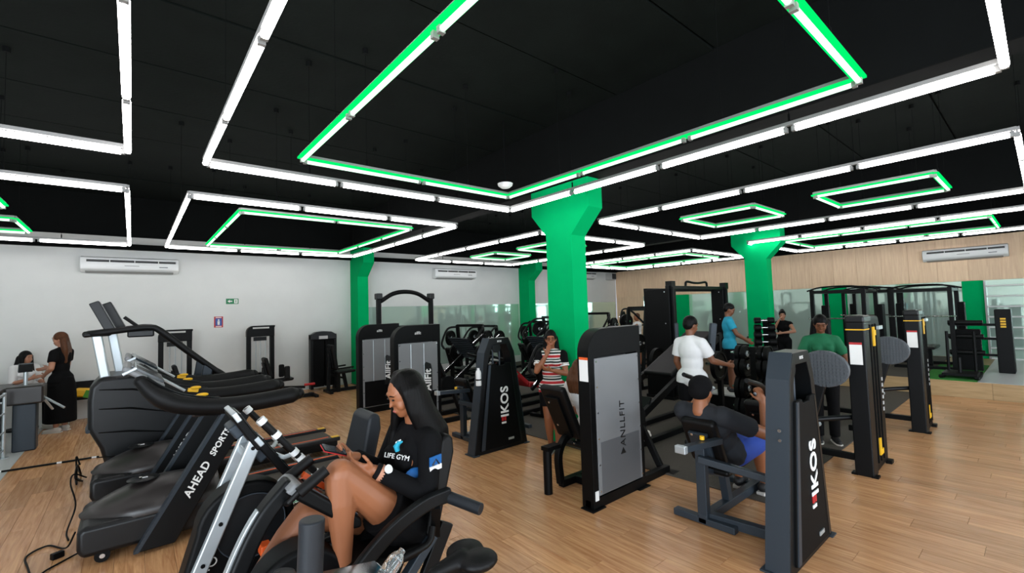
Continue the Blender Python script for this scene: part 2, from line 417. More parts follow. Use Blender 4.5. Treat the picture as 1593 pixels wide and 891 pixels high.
_w = MB(); _w.cyl((0, 0, .06), (0, 0, ZC-ZL-.02), .0025, n=5); _w.cyl((0, 0, ZC-ZL-.05), (0, 0, ZC-ZL), .03, n=8); _w.cyl((0, 0, .06), (0, 0, .13), .009, n=6)
WIRE = _w.mesh('hanging_wire'); WIRE.materials.append(M['beam_black'])
led_frame.cache = {}
LF = led_frame
LF('large white tube frame hanging nearest the camera around a green frame', .35, 2.935, .06, 3.47, 3, 4)
LF('large green tube frame hanging inside the nearest white frame', .83, 2.57, .5, 3.06, 2, 3, True)
LF('white tube frame above the wall machines by the white wall', .345, 2.94, 4.46, 7.76, 3, 4)
LF('green tube frame hung over the treadmills, beside the white wall', .78, 2.57, 4.9, 7.4, 2, 3, True)
LF('white tube frame running off the photo above the air conditioner', -2.6, -.04, 4.5, 7.78, 3, 4)
LF('white tube frame entering at the top of the photo, far side', -2.6, -.03, .06, 3.47, 3, 4)
LF('small green tube square over the reception, nearer the white wall', -1.72, -.88, 6.36, 7.17, 1, 1, True)
LF('small green tube square over the reception, cut by the photo edge', -1.72, -.85, 4.9, 5.7, 1, 1, True)
LF('white tube frame around two green squares, right of the near green column', 4.22, 6.66, .06, 3.38, 3, 4)
LF('small green tube square left in the pair before the second column', 5.01, 5.86, 1.94, 2.76, 1, 1, True)
LF('small green tube square nearest on the right of its pair', 5.06, 5.89, .54, 1.4, 1, 1, True)
LF('white tube frame behind the near green column towards the corner', 4.14, 6.57, 4.3, 7.75, 3, 4)
LF('small green tube square near the second air conditioner', 4.93, 5.78, 6.28, 7.03, 1, 1, True)
LF('small green tube square half hidden by the near green column', 4.97, 5.8, 4.93, 5.72, 1, 1, True)
LF('white tube frame along the wood wall over the air conditioner', 8.02, 10.42, .06, 3.24, 3, 4)
LF('long green tube frame along the wood wall over the air conditioner', 8.45, 9.95, .41, 2.82, 2, 3, True)
LF('white tube frame in the far room corner by the wood wall', 8.02, 10.42, 4.24, 7.36, 3, 4)
LF('green tube frame in the far room corner by the wood wall', 8.5, 9.95, 4.65, 7.1, 2, 3, True)
# ================================================================== PEOPLE TOOLKIT
mat('skin_tan', (146,90,58), .5, noise=.04, nscale=8); mat('skin_light', (176,124,98), .5, noise=.04, nscale=8); mat('skin_brown', (116,72,48), .5, noise=.04, nscale=8)
mat('hair_black', (14,12,13), .32, bump=.0); mat('hair_brown', (62,38,26), .4)
mat('cloth_black', (8,8,10), .85, spec=.15, noise=.08, nscale=20); mat('cloth_charcoal', (38,40,44), .85, spec=.2, noise=.06, nscale=20)
mat('cloth_white', (222,222,222), .85, noise=.03, nscale=12); mat('cloth_blue', (22,60,150), .8, noise=.1, nscale=14)
mat('cloth_teal', (28,150,178), .8, noise=.08, nscale=14); mat('cloth_green', (10,104,66), .8, noise=.08, nscale=14)
mat('cloth_cyan', (6,84,148), .7); mat('shoe_white', (214,208,200), .6); mat('shoe_black', (20,20,22), .6); mat('lip', (160,84,76), .45); mat('eye_dark', (20,16,15), .3)
mat('cloth_grey', (104,106,110), .8)
def strand_hair(name, c1, c2, rough):
    m = bpy.data.materials.new(name); m.use_nodes = True; nt = m.node_tree; b = nt.nodes['Principled BSDF']; N = nt.nodes.new; L = nt.links.new
    tc = N('ShaderNodeTexCoord'); mp = N('ShaderNodeMapping'); mp.inputs['Scale'].default_value = (60, 60, 3); L(tc.outputs['Object'], mp.inputs[0])
    n = N('ShaderNodeTexNoise'); n.inputs['Scale'].default_value = 2; n.inputs['Detail'].default_value = 5; L(mp.outputs[0], n.inputs['Vector'])
    cr = N('ShaderNodeValToRGB'); cr.color_ramp.elements[0].color = srgb(*c1); cr.color_ramp.elements[1].color = srgb(*c2); L(n.outputs['Fac'], cr.inputs[0]); L(cr.outputs[0], b.inputs['Base Color'])
    bp = N('ShaderNodeBump'); bp.inputs['Strength'].default_value = .5; bp.inputs['Distance'].default_value = .006; L(n.outputs['Fac'], bp.inputs['Height']); L(bp.outputs[0], b.inputs['Normal'])
    b.inputs['Roughness'].default_value = rough; b.inputs['Specular IOR Level'].default_value = .14; M[name] = m
strand_hair('hair_black', (2,2,2), (11,9,9), .5); strand_hair('hair_brown', (44,26,18), (104,66,42), .42)
def striped():
    m = bpy.data.materials.new('cloth_stripes'); m.use_nodes = True; nt = m.node_tree; b = nt.nodes['Principled BSDF']; N = nt.nodes.new; L = nt.links.new
    tc = N('ShaderNodeTexCoord'); sp = N('ShaderNodeSeparateXYZ'); L(tc.outputs['Object'], sp.inputs[0])
    mu = N('ShaderNodeMath'); mu.operation = 'MULTIPLY'; mu.inputs[1].default_value = 1/.12; L(sp.outputs[2], mu.inputs[0])
    fr = N('ShaderNodeMath'); fr.operation = 'FRACT'; L(mu.outputs[0], fr.inputs[0])
    cr = N('ShaderNodeValToRGB'); cr.color_ramp.interpolation = 'CONSTANT'; e = cr.color_ramp.elements
    cols = [(0, (178,34,40)), (.28, (226,222,216)), (.42, (22,40,36)), (.62, (226,222,216)), (.75, (40,70,60)), (.88, (226,222,216))]
    e[0].position = 0; e[0].color = srgb(*cols[0][1]); e[1].position = cols[1][0]; e[1].color = srgb(*cols[1][1])
    for p, c in cols[2:]:
        x = e.new(p); x.color = srgb(*c)
    L(fr.outputs[0], cr.inputs[0]); L(cr.outputs[0], b.inputs['Base Color']); b.inputs['Roughness'].default_value = .85; M['cloth_stripes'] = m
striped()
def remesh(mb, name, m, parent, voxel, smooth=4):
    me = mb.mesh(name, False); t = bpy.data.objects.new('tmp', me); COL.objects.link(t)
    r = t.modifiers.new('r', 'REMESH'); r.mode = 'VOXEL'; r.voxel_size = voxel; r.use_smooth_shade = True
    if smooth: s = t.modifiers.new('s', 'SMOOTH'); s.iterations = smooth; s.factor = .5
    dg = bpy.context.evaluated_depsgraph_get(); dg.update()
    out = bpy.data.meshes.new_from_object(t.evaluated_get(dg)); out.name = name
    bpy.data.objects.remove(t); bpy.data.meshes.remove(me)
    out.materials.clear(); out.materials.append(M[m]); out.polygons.foreach_set('use_smooth', [True]*len(out.polygons))
    o = bpy.data.objects.new(name, out); COL.objects.link(o); o.parent = parent
    return o
def V(*a): return Vector(a)
def basis(fwd, up=(0,0,1)):
    x = Vector(fwd).normalized(); z = Vector(up); z = (z - x*z.dot(x)).normalized(); y = z.cross(x)
    return Matrix((x, y, z)).transposed()
def pose(**kw):
    J = dict(pel=V(0,0,.93), neck=V(0,0,1.42), head=V(.025,0,1.575), look=V(1,0,-.05),
             shL=V(0,.158,1.35), elL=V(-.02,.21,1.08), wrL=V(.05,.23,.85), shR=V(0,-.158,1.35), elR=V(-.02,-.21,1.08), wrR=V(.05,-.23,.85),
             hipL=V(0,.085,.9), knL=V(.02,.09,.5), anL=V(0,.09,.08), hipR=V(0,-.085,.9), knR=V(.02,-.09,.5), anR=V(0,-.09,.08), toeL=V(1,.1,0), toeR=V(1,-.1,0),
             handL=None, handR=None, fat=1.0, bust=0, leg=1.0)
    for k, v in kw.items(): J[k] = Vector(v) if isinstance(v, tuple) and k[:4] != 'hand' else v
    return J
def torso(mb, J, k, lo=True, hi=True, neckline=False):
    sp = (J['neck']-J['pel']); lat = (J['shL']-J['shR']).normalized(); fwd = lat.cross(sp.normalized()); R = basis(fwd, sp); f = J['fat']
    if lo: mb.ball(J['pel'], (.105*f+k, .15*f+k, .12+k), R)
    if hi:
        mb.ball(J['pel']+sp*.34 + fwd*(.01*f), (.092*f*f+k, .125*f+k, .16+k), R); mb.ball(J['pel']+sp*.68, (.1*f+k, .145*f+k, .16+k), R)
        mb.cone(J['shL']-lat*.02, .052+k, J['shR']+lat*.02, .052+k); mb.cone(J['pel']+sp*.9, .07+k, J['neck']-sp*.03, .052+k*.6)
        for q in ('shL', 'shR'): mb.cone(J['neck']-sp*.04, .046+k*.7, J[q], .05+k*.8)
        if J['bust']:
            for s in (1, -1): mb.ball(J['pel']+sp*.66+fwd*(.075+k)+lat*(s*.066), (.055, .06, .06), R)
def hand(mb, w, d, n, curl, side, fr=.0088, spread=1.0):
    d = Vector(d).normalized(); n = Vector(n); n = (n - d*n.dot(d)).normalized(); lat = n.cross(d)*side   # lat points to the thumb side
    R = Matrix((lat, d, n)).transposed()
    mb.ball(w+d*.045, (.036, .052, .0165), R); mb.cone(w-d*.01, .026, w+d*.02, .026)
    for i, (o, ln) in enumerate(((.027, .95), (.009, 1.06), (-.009, 1.0), (-.026, .8))):
        p = w+d*.083+lat*o*spread; a = curl*.45
        for L in (.042, .027, .022):
            dd = d*math.cos(a)+n*math.sin(a); q = p+dd*L*ln; mb.cone(p, fr, q, fr*.92, n=8); p = q; a += curl
    p = w+d*.025+lat*.03; dd = (d*.7+lat*.6+n*.35*min(curl, 1)).normalized()
    for L in (.04, .033): q = p+dd*L; mb.cone(p, fr*1.15, q, fr, n=8); p = q; dd = (dd+d*.25+n*.35*min(curl, 1)-lat*.25).normalized()
def person(label, loc, rz, J, skin='skin_tan', voxel=.011, top=None, bottom=None, shoes=None, hair=None, face=True, scale=1.0, group=None):
    """top=(material, sleeve 0..2, inflate); bottom=(material, leg 0..2, inflate, skirt); shoes=(upper, sole); hair=(material, style)"""
    t = thing('person', label, 'person', loc, rz, group); t.scale = (scale,)*3
    b = MB(); torso(b, J, 0)
    Rh = basis(J['look']); hc = J['head']; F = lambda x, y, z: hc + Rh @ V(x, y, z); f = J['fat']
    b.cone(J['neck']-V(0,0,.02), .052*f, F(-.015, 0, -.06), .046*f)
    b.ball(F(0, 0, .015), (.094, .074, .105), Rh); b.ball(F(.025, 0, -.055), (.062, .056, .06), Rh); b.ball(F(.055, 0, -.088), (.026, .03, .022), Rh)
    b.cone(F(.084, 0, .014), .008, F(.102, 0, -.022), .009, n=8); b.ball(F(.08, 0, -.058), (.014, .026, .018), Rh, 10, 6)
    for s in (1, -1):
        b.ball(F(-.01, s*.076, -.01), (.016, .009, .03), Rh, 10, 6); b.ball(F(.055, s*.036, -.03), (.03, .028, .03), Rh, 10, 6)
    b.ball(F(.078, 0, .04), (.018, .052, .014), Rh, 12, 6)
    for s in 'LR':
        sg = 1 if s == 'L' else -1
        sh, el, wr, hp, kn, an = (J[k+s] for k in ('sh','el','wr','hip','kn','an'))
        b.cone(sh, .052*f, el, .04*f); b.cone(el, .041*f, el.lerp(wr, .35), .041*f); b.cone(el.lerp(wr, .35), .041*f, wr, .026)
        hd = J['hand'+s] or ((wr-el).normalized(), V(0, -sg, 0), .35)
        hand(b, wr, hd[0], hd[1], hd[2], hd[3] if len(hd) > 3 else sg, .0088 if voxel < .008 else .0105)
        g = f*J['leg']; b.cone(hp, .088*g, kn, .056*g); b.cone(kn, .057*g, kn.lerp(an, .3), .056*g); b.cone(kn.lerp(an, .3), .056*g, an, .034)
        td = J['toe'+s].normalized(); td.z = 0 if abs(td.z) < .3 else td.z; b.cone(an-V(0,0,.035)-td*.02, .034, an+td*.12-V(0,0,.05), .028)
    body = remesh(b, 'body', skin, t, voxel)
    if face:
        for s in (1, -1):
            MB().ball(F(.0875, s*.031, .014), (.0065, .012, .005), Rh, 10, 6).build('eye', 'eye_dark', t)
            MB().tube([F(.093, s*.012, .036), F(.094, s*.03, .041), F(.084, s*.05, .035)], [.003, .0035, .002], 6).build('eyebrow', 'hair_black', t)
        MB().ball(F(.0905, 0, -.058), (.006, .019, .0065), Rh, 10, 6).build('mouth', 'lip', t)
    if top:
        m, sl, k = top[:3]; c = MB(); torso(c, J, k); c.ball(J['pel']-V(0,0,.015), (.112*f+k, .157*f+k, .135+k), basis((J['shL']-J['shR']).cross(J['neck']-J['pel']), J['neck']-J['pel']))
        for s in 'LR':
            sh, el, wr = (J[q+s] for q in ('sh','el','wr')); k2 = k*.9
            c.cone(sh, .052*f+k2, sh.lerp(el, min(sl, 1)), (.052-.012*min(sl, 1))*f+k2+(.008 if sl < 1 else 0), capq=sl > 1)
            if sl > 1: c.cone(el, .041*f+k2, el.lerp(wr, sl-1), .03+k2, capq=False)
        if bottom and bottom[1] <= 1 and abs(J['knL'].z-J['hipL'].z) > .25:
            for s in 'LR': c.cone(J['hip'+s], .088*f+k+.012, J['hip'+s].lerp(J['kn'+s], .16), .088*f+k+.016, capq=False)
        remesh(c, top[3] if len(top) > 3 else 'shirt', m, t, voxel*1.1, 3)
    if bottom:
        m, lg, k, skirt = bottom[:4]; c = MB(); torso(c, dict(J, pel=J['pel']-V(0,0,.05)), k-.018, True, False)
        for s in 'LR':
            hp, kn, an = (J[q+s] for q in ('hip','kn','an')); fl = .02 if lg < 1 else 0
            g = f*J['leg']; c.cone(hp, .088*g+k, hp.lerp(kn, min(lg, 1)), (.088-.032*min(lg, 1))*g+k+fl, capq=lg > 1)
            if lg > 1: c.cone(kn, .057*f+k, kn.lerp(an, lg-1), .045+k, capq=False)
        if skirt:
            z0 = skirt; c.lathe([(.155, 0), (.185, -.12), (.2, -.3), (.21, z0-J['pel'].z)], (J['pel'].x, J['pel'].y, J['pel'].z), 'z', 24)
        remesh(c, bottom[4] if len(bottom) > 4 else 'shorts', m, t, voxel*1.1, 3)
    if shoes:
        for s in 'LR':
            an = J['an'+s]; td = J['toe'+s].normalized(); c = MB(); R = basis(td, (0,0,1) if abs(td.z) < .7 else (-1,0,.3)); A = lambda x, y, z: an + R @ V(x, y, z)
            c.cone(A(-.035, 0, -.03), .043, A(.09, 0, -.045), .04); c.cone(A(.09, 0, -.045), .04, A(.15, 0, -.055), .034); c.cone(A(0, 0, -.02), .044, A(0, 0, .0), .042, capq=False)
            o = remesh(c, 'shoe', shoes[0], t, .009, 3)
            q = MB(); q.prism([(-.08,-.035),(-.05,-.043),(.08,-.048),(.17,-.036),(.2,0),(.17,.036),(.08,.048),(-.05,.043),(-.08,.035)], 'z', -.09, -.066)
            q.v = [tuple(A(*p)) for p in q.v]; q.build('sole', shoes[1], o, bevel=.004)
    if hair:
        m, style = hair; h = MB(); h.ball(F(-.012, 0, .035), (.1, .084, .1), Rh); h.ball(F(-.04, 0, -.01), (.075, .08, .09), Rh)
        if style == 'short':
            h = MB(); h.ball(F(-.016, 0, .045), (.1, .083, .09), Rh); h.ball(F(-.045, 0, .01), (.066, .077, .08), Rh)
        if style == 'cap':
            h = MB(); h.ball(F(-.006, 0, .05), (.108, .09, .085), Rh); h.ball(F(-.035, 0, .015), (.08, .083, .075), Rh)
        if style == 'bun': h.ball(F(-.07, 0, .11), (.05, .05, .05), Rh)
        if style in ('long', 'longback', 'shoulder'):
            dn = V(0, 0, -1 if style != 'shoulder' else -.55)
            for y in (-.06, -.03, 0, .03, .06):
                a = F(-.055, y, 0); h.cone(a, .045, a + dn*.2 + Rh @ V(-.03, y*.3, 0), .05); h.cone(a + dn*.2 + Rh @ V(-.03, y*.3, 0), .05, a + dn*.40 + Rh @ V(-.035, y*.2, 0), .028)
            if style == 'long':
                for s in (1, -1):
                    p = F(.02, s*.074, .03); h.cone(p, .026, p + dn*.14 + Rh @ V(-.005, s*.012, 0), .03); h.cone(p + dn*.14 + Rh @ V(-.005, s*.012, 0), .03, p + dn*.34 + Rh @ V(.05, s*.0, 0), .02)
        remesh(h, 'cap' if style == 'cap' else 'hair', m, t, min(voxel, .009), 3)
    return t
def sit(seat=.5, lean=-.25, knee=.42, ankx=.42, ankz=.1, **kw):
    """sitting pose facing +x: hips over the origin, lean is how far the neck goes along x"""
    L = math.sqrt(max(.49**2-lean**2, .1)); pz = seat+.10; nz = pz+L; f = lean/.49
    sh = V(lean*.9, 0, pz+L*.9); d = dict(pel=V(0,0,pz), neck=V(lean,0,nz), head=V(lean+.03,0,nz+.135), shL=sh+V(0,.16,0), shR=sh-V(0,.16,0),
        hipL=V(.04,.085,pz-.02), hipR=V(.04,-.085,pz-.02), knL=V(knee,.11,seat+.1), knR=V(knee,-.11,seat+.1), anL=V(ankx,.11,ankz), anR=V(ankx,-.11,ankz),
        elL=sh+V(.06,.21,-.27), elR=sh+V(.06,-.21,-.27), wrL=V(.25,.15,pz+.15), wrR=V(.25,-.15,pz+.15))
    for k, v in kw.items(): d[k] = Vector(v) if isinstance(v, tuple) and k[:4] != 'hand' else v
    return pose(**d)
# ================================================================== FOREGROUND CARDIO MACHINES
def treadmill(label, y, txt):
    t = thing('treadmill', label, 'treadmill', (0, y, 0), 0, 'treadmills in the front row'); w = .37
    low = [(-.30,.07),(-.325,.14),(-.325,.27),(-.30,.315),(.62,.315),(.62,.07)]
    MB().prism(low, 'y', -w, w).build('motor_housing', 'plastic_dark', t, bevel=.045, seg=4)
    # domed lid
    m = MB(); P = []; ns, nt = 14, 11
    for i in range(ns):
        u = i/(ns-1); x = -.335+.98*u
        for j in range(nt):
            v = -1+2*j/(nt-1); wid = w*1.02*min(1, (1-(1-min(1, u/.45))**2.2)*.5+.5)
            crown = (1-abs(v)**2.6); rise = .20*math.sin(min(1, u/.62)*PI/2)**.8*(1-.25*max(0, u-.62))
            P.append((x + .10*(abs(v)**2.5)*(1-u), wid*v, .30 + rise*crown + .02*(1-abs(v))))
    F = [(i*nt+j, (i+1)*nt+j, (i+1)*nt+j+1, i*nt+j+1) for i in range(ns-1) for j in range(nt-1)]
    lid = m.add(P, F).build('motor_lid', 'plastic_warm', t, smooth=60)
    so = lid.modifiers.new('th', 'SOLIDIFY'); so.thickness = .012; so.offset = -1
    MB().lathe([(.0, .0), (.115, .0), (.12, .004), (.115, .008), (0, .008)], (.09, 0, .512), 'z', 24).build('logo_disc', 'plastic_dark', lid)
    mk = MB(); mk.bb(.06, -.02, .522, .12, .0, .527); mk.bb(.06, -.02, .522, .08, .03, .527); mk.build('logo_mark', 'white_print', lid)
    for s in (1, -1):
        MB().cyl((-.17, s*.3, .06), (-.17, s*.36, .06), .05, n=16).build('wheel', 'frame_black', t)
        MB().cyl((-.17, s*.361, .06), (-.17, s*.366, .06), .018, n=10).build('wheel_hub', 'chrome', t)
    MB().bb(.45, -.36, .1, 2.2, .36, .2).build('deck', 'frame_black', t, bevel=.01)
    MB().bb(.55, -.245, .2, 2.19, .245, .212).build('running_belt', 'rubber', t)
    for s in (1, -1):
        r = MB().bb(.5, s*.25, .195, 2.24, s*.36, .25).build('foot_rail', 'plastic_dark', t, bevel=.012)
        MB().bb(.6, s*.262, .248, 2.1, s*.285, .254).build('stripe', 'orange', r)
        MB().bb(2.13, s*.262, .248, 2.23, s*.345, .2545).build('end_cap', 'yellow', r)
        MB().bb(2.1, s*.26, 0, 2.18, s*.34, .1).build('foot', 'frame_black', t)
        # slanted upright
        up = MB().prism([(.03,.03),(.30,.03),(.90,1.08),(.66,1.10)], 'y', s*.37, s*.44).build('upright', 'steel_black', t, bevel=.01)
        MB().prism([(.022,.03),(.055,.03),(.685,1.10),(.652,1.10)], 'y', s*.366, s*.446).build('upright_edge', 'frame_grey', up)
        pts = spline([(.06,s*.36,1.43),(.16,s*.38,1.31),(.32,s*.40,1.20),(.62,s*.40,1.135),(.95,s*.40,1.13),(1.31,s*.40,1.155)], 6)
        n = len(pts); rr = [.05+.03*min(1, i/8) for i in range(n)]; rr[-1] = .055
        hr = MB().tube(pts, rr, 14).ball(pts[-1], .056).ball(pts[0], .05).build('handrail', 'pad', t, smooth=70)
        MB().tube(spline([(.10,s*.39,1.465),(.2,s*.40,1.375),(.36,s*.41,1.28),(.62,s*.41,1.212)], 5), .008, 6).build('rail_piping', 'plastic_dark', hr)
    a = math.atan2(1.05, .615)
    for s, tx, f in ((0, 'AHEAD', .47), (1, 'SPORTS', .75)):
        q = V(.165+.615*f, -.4425, .03+1.05*f)
        text('lettering', tx, 'white_print', t, q, axes((math.cos(a), 0, math.sin(a)), (-math.sin(a), 0, math.cos(a))), .09 if s == 0 else .07, .002, .15, 1.05, .002)
    # console
    c = MB().box((.08, 0, 1.455), (.34, .74, .05), (0, .62, 0)).build('console', 'frost', t, bevel=.02)
    MB().box((.105, 0, 1.475), (.27, .62, .03), (0, .62, 0)).build('display', 'screen', c)
    MB().tube([(-.06,-.37,1.5),(.02,-.37,1.54),(.02,.37,1.54),(-.06,.37,1.5)], .014, 8).build('console_rim', 'silver', c)
    MB().tube([(.02,.1,1.545),(.4,.1,1.25)], .013, 8).build('console_strut', 'silver', c)
    for k, yy in enumerate((-.31, .27)):
        MB().box((.48, yy, 1.225), (.09, .05, .035), (0, .2, 0)).ball((.50, yy-.02, 1.25), (.05, .02, .018)).build('safety_clip', 'yellow', t, bevel=.008)
    MB().bb(.42, -.38, 1.06, .72, .38, 1.13).build('cross_tray', 'plastic_warm', t, bevel=.02)
treadmill('black treadmill with orange deck stripes, closest of the two in the row', 5.40, 0)
treadmill('black treadmill with orange deck stripes, between the near treadmill and the stair climber', 6.83, 0)

def climber():
    t = thing('stair_climber', 'large dark stair climber with silver posts beside the treadmills', 'stair climber', (0, 7.86, 0))
    w = .44
    prof = [(-.2,.05),(-.29,.42),(-.385,.63),(-.40,.68),(-.405,1.0),(-.385,1.17),(-.30,1.275),(.0,1.28),(.3,1.2),(.95,1.0),(.85,.5),(.6,.05)]
    MB().prism(prof, 'y', -w, w).build('body_shell', 'plastic_dark', t, bevel=.06, seg=4, smooth=50)
    for z0, x1 in ((1.13, .5), (.9, .45), (.62, .6), (.33, .4)):
        MB().tube([(-.3, -w-.001, z0), (0, -w-.003, z0-.03), (x1, -w-.001, z0-.16)], [.006, .014, .004], 6).build('shell_groove', 'frame_black', t)
    MB().tube([(-.395,-w+.02,.645),(-.41,-.2,.655),(-.41,.2,.655),(-.395,w-.02,.645)], .022, 8).build('bumper', 'frame_grey', t)
    MB().bb(-.02, -.3, 1.27, .3, -.05, 1.285).build('bottle_tray', 'frame_black', t)
    for s in (1, -1):
        dx = .13*(s > 0)
        MB().bar((-.25+dx, s*.3, 1.25), (-.345+dx, s*.3, 1.84), .07, .10).build('post', 'silver', t, bevel=.02)
        pts = spline([(-.44,s*.3,1.80),(-.3,s*.41,1.815),(0,s*.42,1.85),(.16,s*.42,1.86),(.28,s*.42,1.81),(.62,s*.42,1.48),(.92,s*.42,1.2),(1.02,s*.42,1.08)], 5)
        MB().tube(pts, [.038]*(len(pts)-6)+[.045,.05,.055,.06,.06,.055], 12).build('handrail', 'pad', t, smooth=70)
        MB().bar((.74, s*.42, .9), (.8, s*.42, 1.32), .06, .12).build('rail_bracket', 'frame_grey', t, bevel=.02)
        MB().tube([(.05, s*.42, 1.88), (-.08, s*.42, 2.0)], .02, 8).build('grip', 'pad', t)
    MB().bb(-.46, -.4, 1.77, -.2, .4, 1.82).build('console_base', 'plastic_dark', t, bevel=.025)
    for y0, y1, dx in ((-.37, -.08, 0), (.0, .32, .1)):
        o = MB().box((-.28+dx, (y0+y1)/2, 2.0), (.10, y1-y0, .42), (0, -.42, 0)).build('console_screen', 'plastic_dark', t, bevel=.012)
        MB().box((-.232+dx, (y0+y1)/2, 2.012), (.01, y1-y0-.04, .36), (0, -.42, 0)).build('display', 'frost', o)
    MB().bb(-.05, -.36, 1.74, .22, -.2, 1.83).build('cup_holder', 'plastic_dark', t, bevel=.02)
    for k in range(3):
        MB().bb(.7+.08*k, -.36, .68-.24*k, 1.0+.08*k, .36, .75-.24*k).build('step', 'frame_black', t, bevel=.01)
climber()

def recumbent(label, y, style, sx):
    """style 'silver': straight silver post and tall split console; 'black': curved post, flat console and side arch. sx shifts the seat"""
    t = thing('recumbent_bike', label, 'exercise bike', (0, y, 0), 0, 'recumbent bikes in the front row')
    if style == 'silver':
        post = MB(); post.bar((.12, -.12, .05), (.60, -.12, 1.2), .05, .075); post.bar((.12, .12, .05), (.60, .12, 1.2), .05, .075); post.bar((.56, -.12, 1.1), (.56, .12, 1.1), .05, .06)
        post.build('front_post', 'silver', t, bevel=.01)
        for f in (.25, .42, .6, .95): MB().cyl((.12+.48*f, -.15, .05+1.15*f), (.12+.48*f, -.14, .05+1.15*f), .012, n=8).build('bolt', 'frame_black', t)
        c = (.56, .66)
        MB().prism(arc2(c, .27, -60, 175, 22) + [(.18, .30), (.13, .1), (.5, .1), (.76, .3)], 'y', -.09, .09).build('flywheel_housing', 'frame_black', t, bevel=.025, seg=3)
        d = MB().cyl((.575, -.094, .665), (.575, -.104, .665), .19, n=36).build('flywheel_disc', 'plastic_dark', t)
        MB().tube([(.575+.19*math.cos(a*PI/18), -.104, .665+.19*math.sin(a*PI/18)) for a in range(36)], .004, 6, closed=True).build('disc_rim', 'frame_grey', d)
        a = math.atan2(1.15, .48); R = axes((math.cos(a), 0, math.sin(a)), (-math.sin(a), 0, math.cos(a)))
        text('lettering', 'MOVT', 'white_print', t, (.30, -.093, .40), R, .085, .002)
        MB().tube([(.37+.024*math.cos(k*PI/8), -.094, .52+.024*math.sin(k*PI/8)) for k in range(16)], .004, 5, closed=True).build('emblem_ring', 'white_print', t)
        for k in range(3): MB().bar((.29+.055*k, -.093, .24), (.37+.055*k, -.093, .40), .004, .006).build('trim_line', 'frame_grey', t)
        for n, (x0, z0, x1, z1) in enumerate(((.48, 1.36, .62, 1.13), (.60, 1.19, .83, .86))):
            p, q = V(x0, 0, z0), V(x1, 0, z1); d = (q-p).normalized(); nn = V(-d.z, 0, d.x)
            o = MB().bar(p, q, .30, .05, (0, 1, 0)).build('console', 'frame_black', t, bevel=.012)
            MB().bar(p.lerp(q, .06)+nn*.026, p.lerp(q, .94)+nn*.026, .26, .008, (0, 1, 0)).build('display', 'screen', o)
            MB().bar(p-d*.015-nn*.0, p+d*.05, .31, .03, (0, 1, 0)).build('console_cap', 'silver', o, bevel=.006)
            MB().bar(p+d*.06-nn*.045, p+d*.15-nn*.04, .2, .06, (0, 1, 0)).build('console_back', 'frame_grey', o, bevel=.015)
        for s in (1, -1):
            p, q = V(.60, s*.22, 1.33), V(.96, s*.24, .88)
            h = MB().tube([p, q], .021, 10).build('hand_grip', 'pad', t)
            for f in (.0, .22, .50, .60, .86):
                e = p.lerp(q, f); g = p.lerp(q, f+.06); MB().cyl(e, g, .026, n=12).build('pulse_pad', 'plastic_white', h)
            MB().tube([p.lerp(q, .55), (.75, s*.15, 1.05), (.7, s*.08, 1.07)], .014, 8).build('grip_arm', 'silver', h)
    else:
        pts = spline([(.24,0,.12),(.30,0,.38),(.405,0,.69),(.52,0,.92),(.66,0,1.07)], 5)
        MB().tube(pts, 1, sect=(.11, .085), side=(0, 1, 0)).build('front_post', 'steel_black', t, bevel=.02)
        MB().tube([p + V(-.045, 0, .008) for p in pts[:-4]], 1, sect=(.05, .02), side=(0, 1, 0)).build('post_edge', 'silver', t, bevel=.004)
        MB().prism(arc2((.68, .50), .24, -40, 220, 22) + [(.42, .1), (1.0, .1)], 'y', -.1, .1).build('flywheel_housing', 'frame_black', t, bevel=.03, seg=3)
        o = MB().prism([(.60,1.05),(.655,1.085),(.70,1.06),(1.0,.80),(1.0,.75),(.95,.755),(.67,.985)], 'y', -.11, .11).build('console', 'frame_black', t, bevel=.018, seg=3)
        MB().bar((.73, 0, 1.034), (.98, 0, .818), .18, .012, (0, 1, 0)).build('display', 'screen', o)
        MB().bar((.90, 0, .888), (.98, 0, .818), .16, .016, (0, 1, 0)).build('keypad', 'frost', o)
        MB().prism([(.60,1.05),(.65,1.09),(.705,1.06),(.665,1.0)], 'y', -.116, .116).build('console_cap', 'frost', o, bevel=.02)
        MB().bar((.74, .09, 1.06), (.86, .09, .96), .03, .03, (0, 1, 0)).build('accent', 'orange', o)
        for s in (1, -1):
            h = MB().tube([(.62, s*.06, .98), (.62, s*.11, 1.0), (.68, s*.13, 1.06)], .016, 8).cyl((.66, s*.13, 1.04), (.80, s*.13, 1.125), .03, n=16).build('hand_grip', 'pad', t, bevel=.004)
    for s in (1, -1):
        ped = V(.74+.10*s, -s*.2, .50-.05*s)
        MB().bar((.74, -s*.11, .5), (ped.x, -s*.13, ped.z), .02, .035).build('crank', 'silver', t)
        pd = MB().box(ped, (.11, .1, .03)).build('pedal', 'frame_black', t, bevel=.006)
        MB().tube([ped+V(-.03,-.05,.01), ped+V(-.02,-.04,.08), ped+V(-.02,.04,.08), ped+V(-.03,.05,.01)], .01, 6).build('pedal_strap', 'plastic_dark', pd)
    # frame and seat
    MB().bar((.2, 0, .09), (1.75+sx, 0, .09), .09, .06).build('main_beam', 'steel_black', t, bevel=.01)
    for x, n in ((.2, 'front_foot'), (1.7+sx, 'rear_foot')): MB().bar((x, -.3, .035), (x, .3, .035), .09, .06).build(n, 'steel_black', t, bevel=.012)
    X = lambda x: x+sx
    for s in (1, -1):
        MB().bar((X(1.12), s*.17, .1), (X(1.60), s*.17, .6), .06, .06).build('seat_leg', 'frame_grey', t, bevel=.008)
        MB().bar((X(1.40), s*.17, .1), (X(1.70), s*.17, .64), .04, .09).build('seat_leg', 'steel_black', t, bevel=.008)
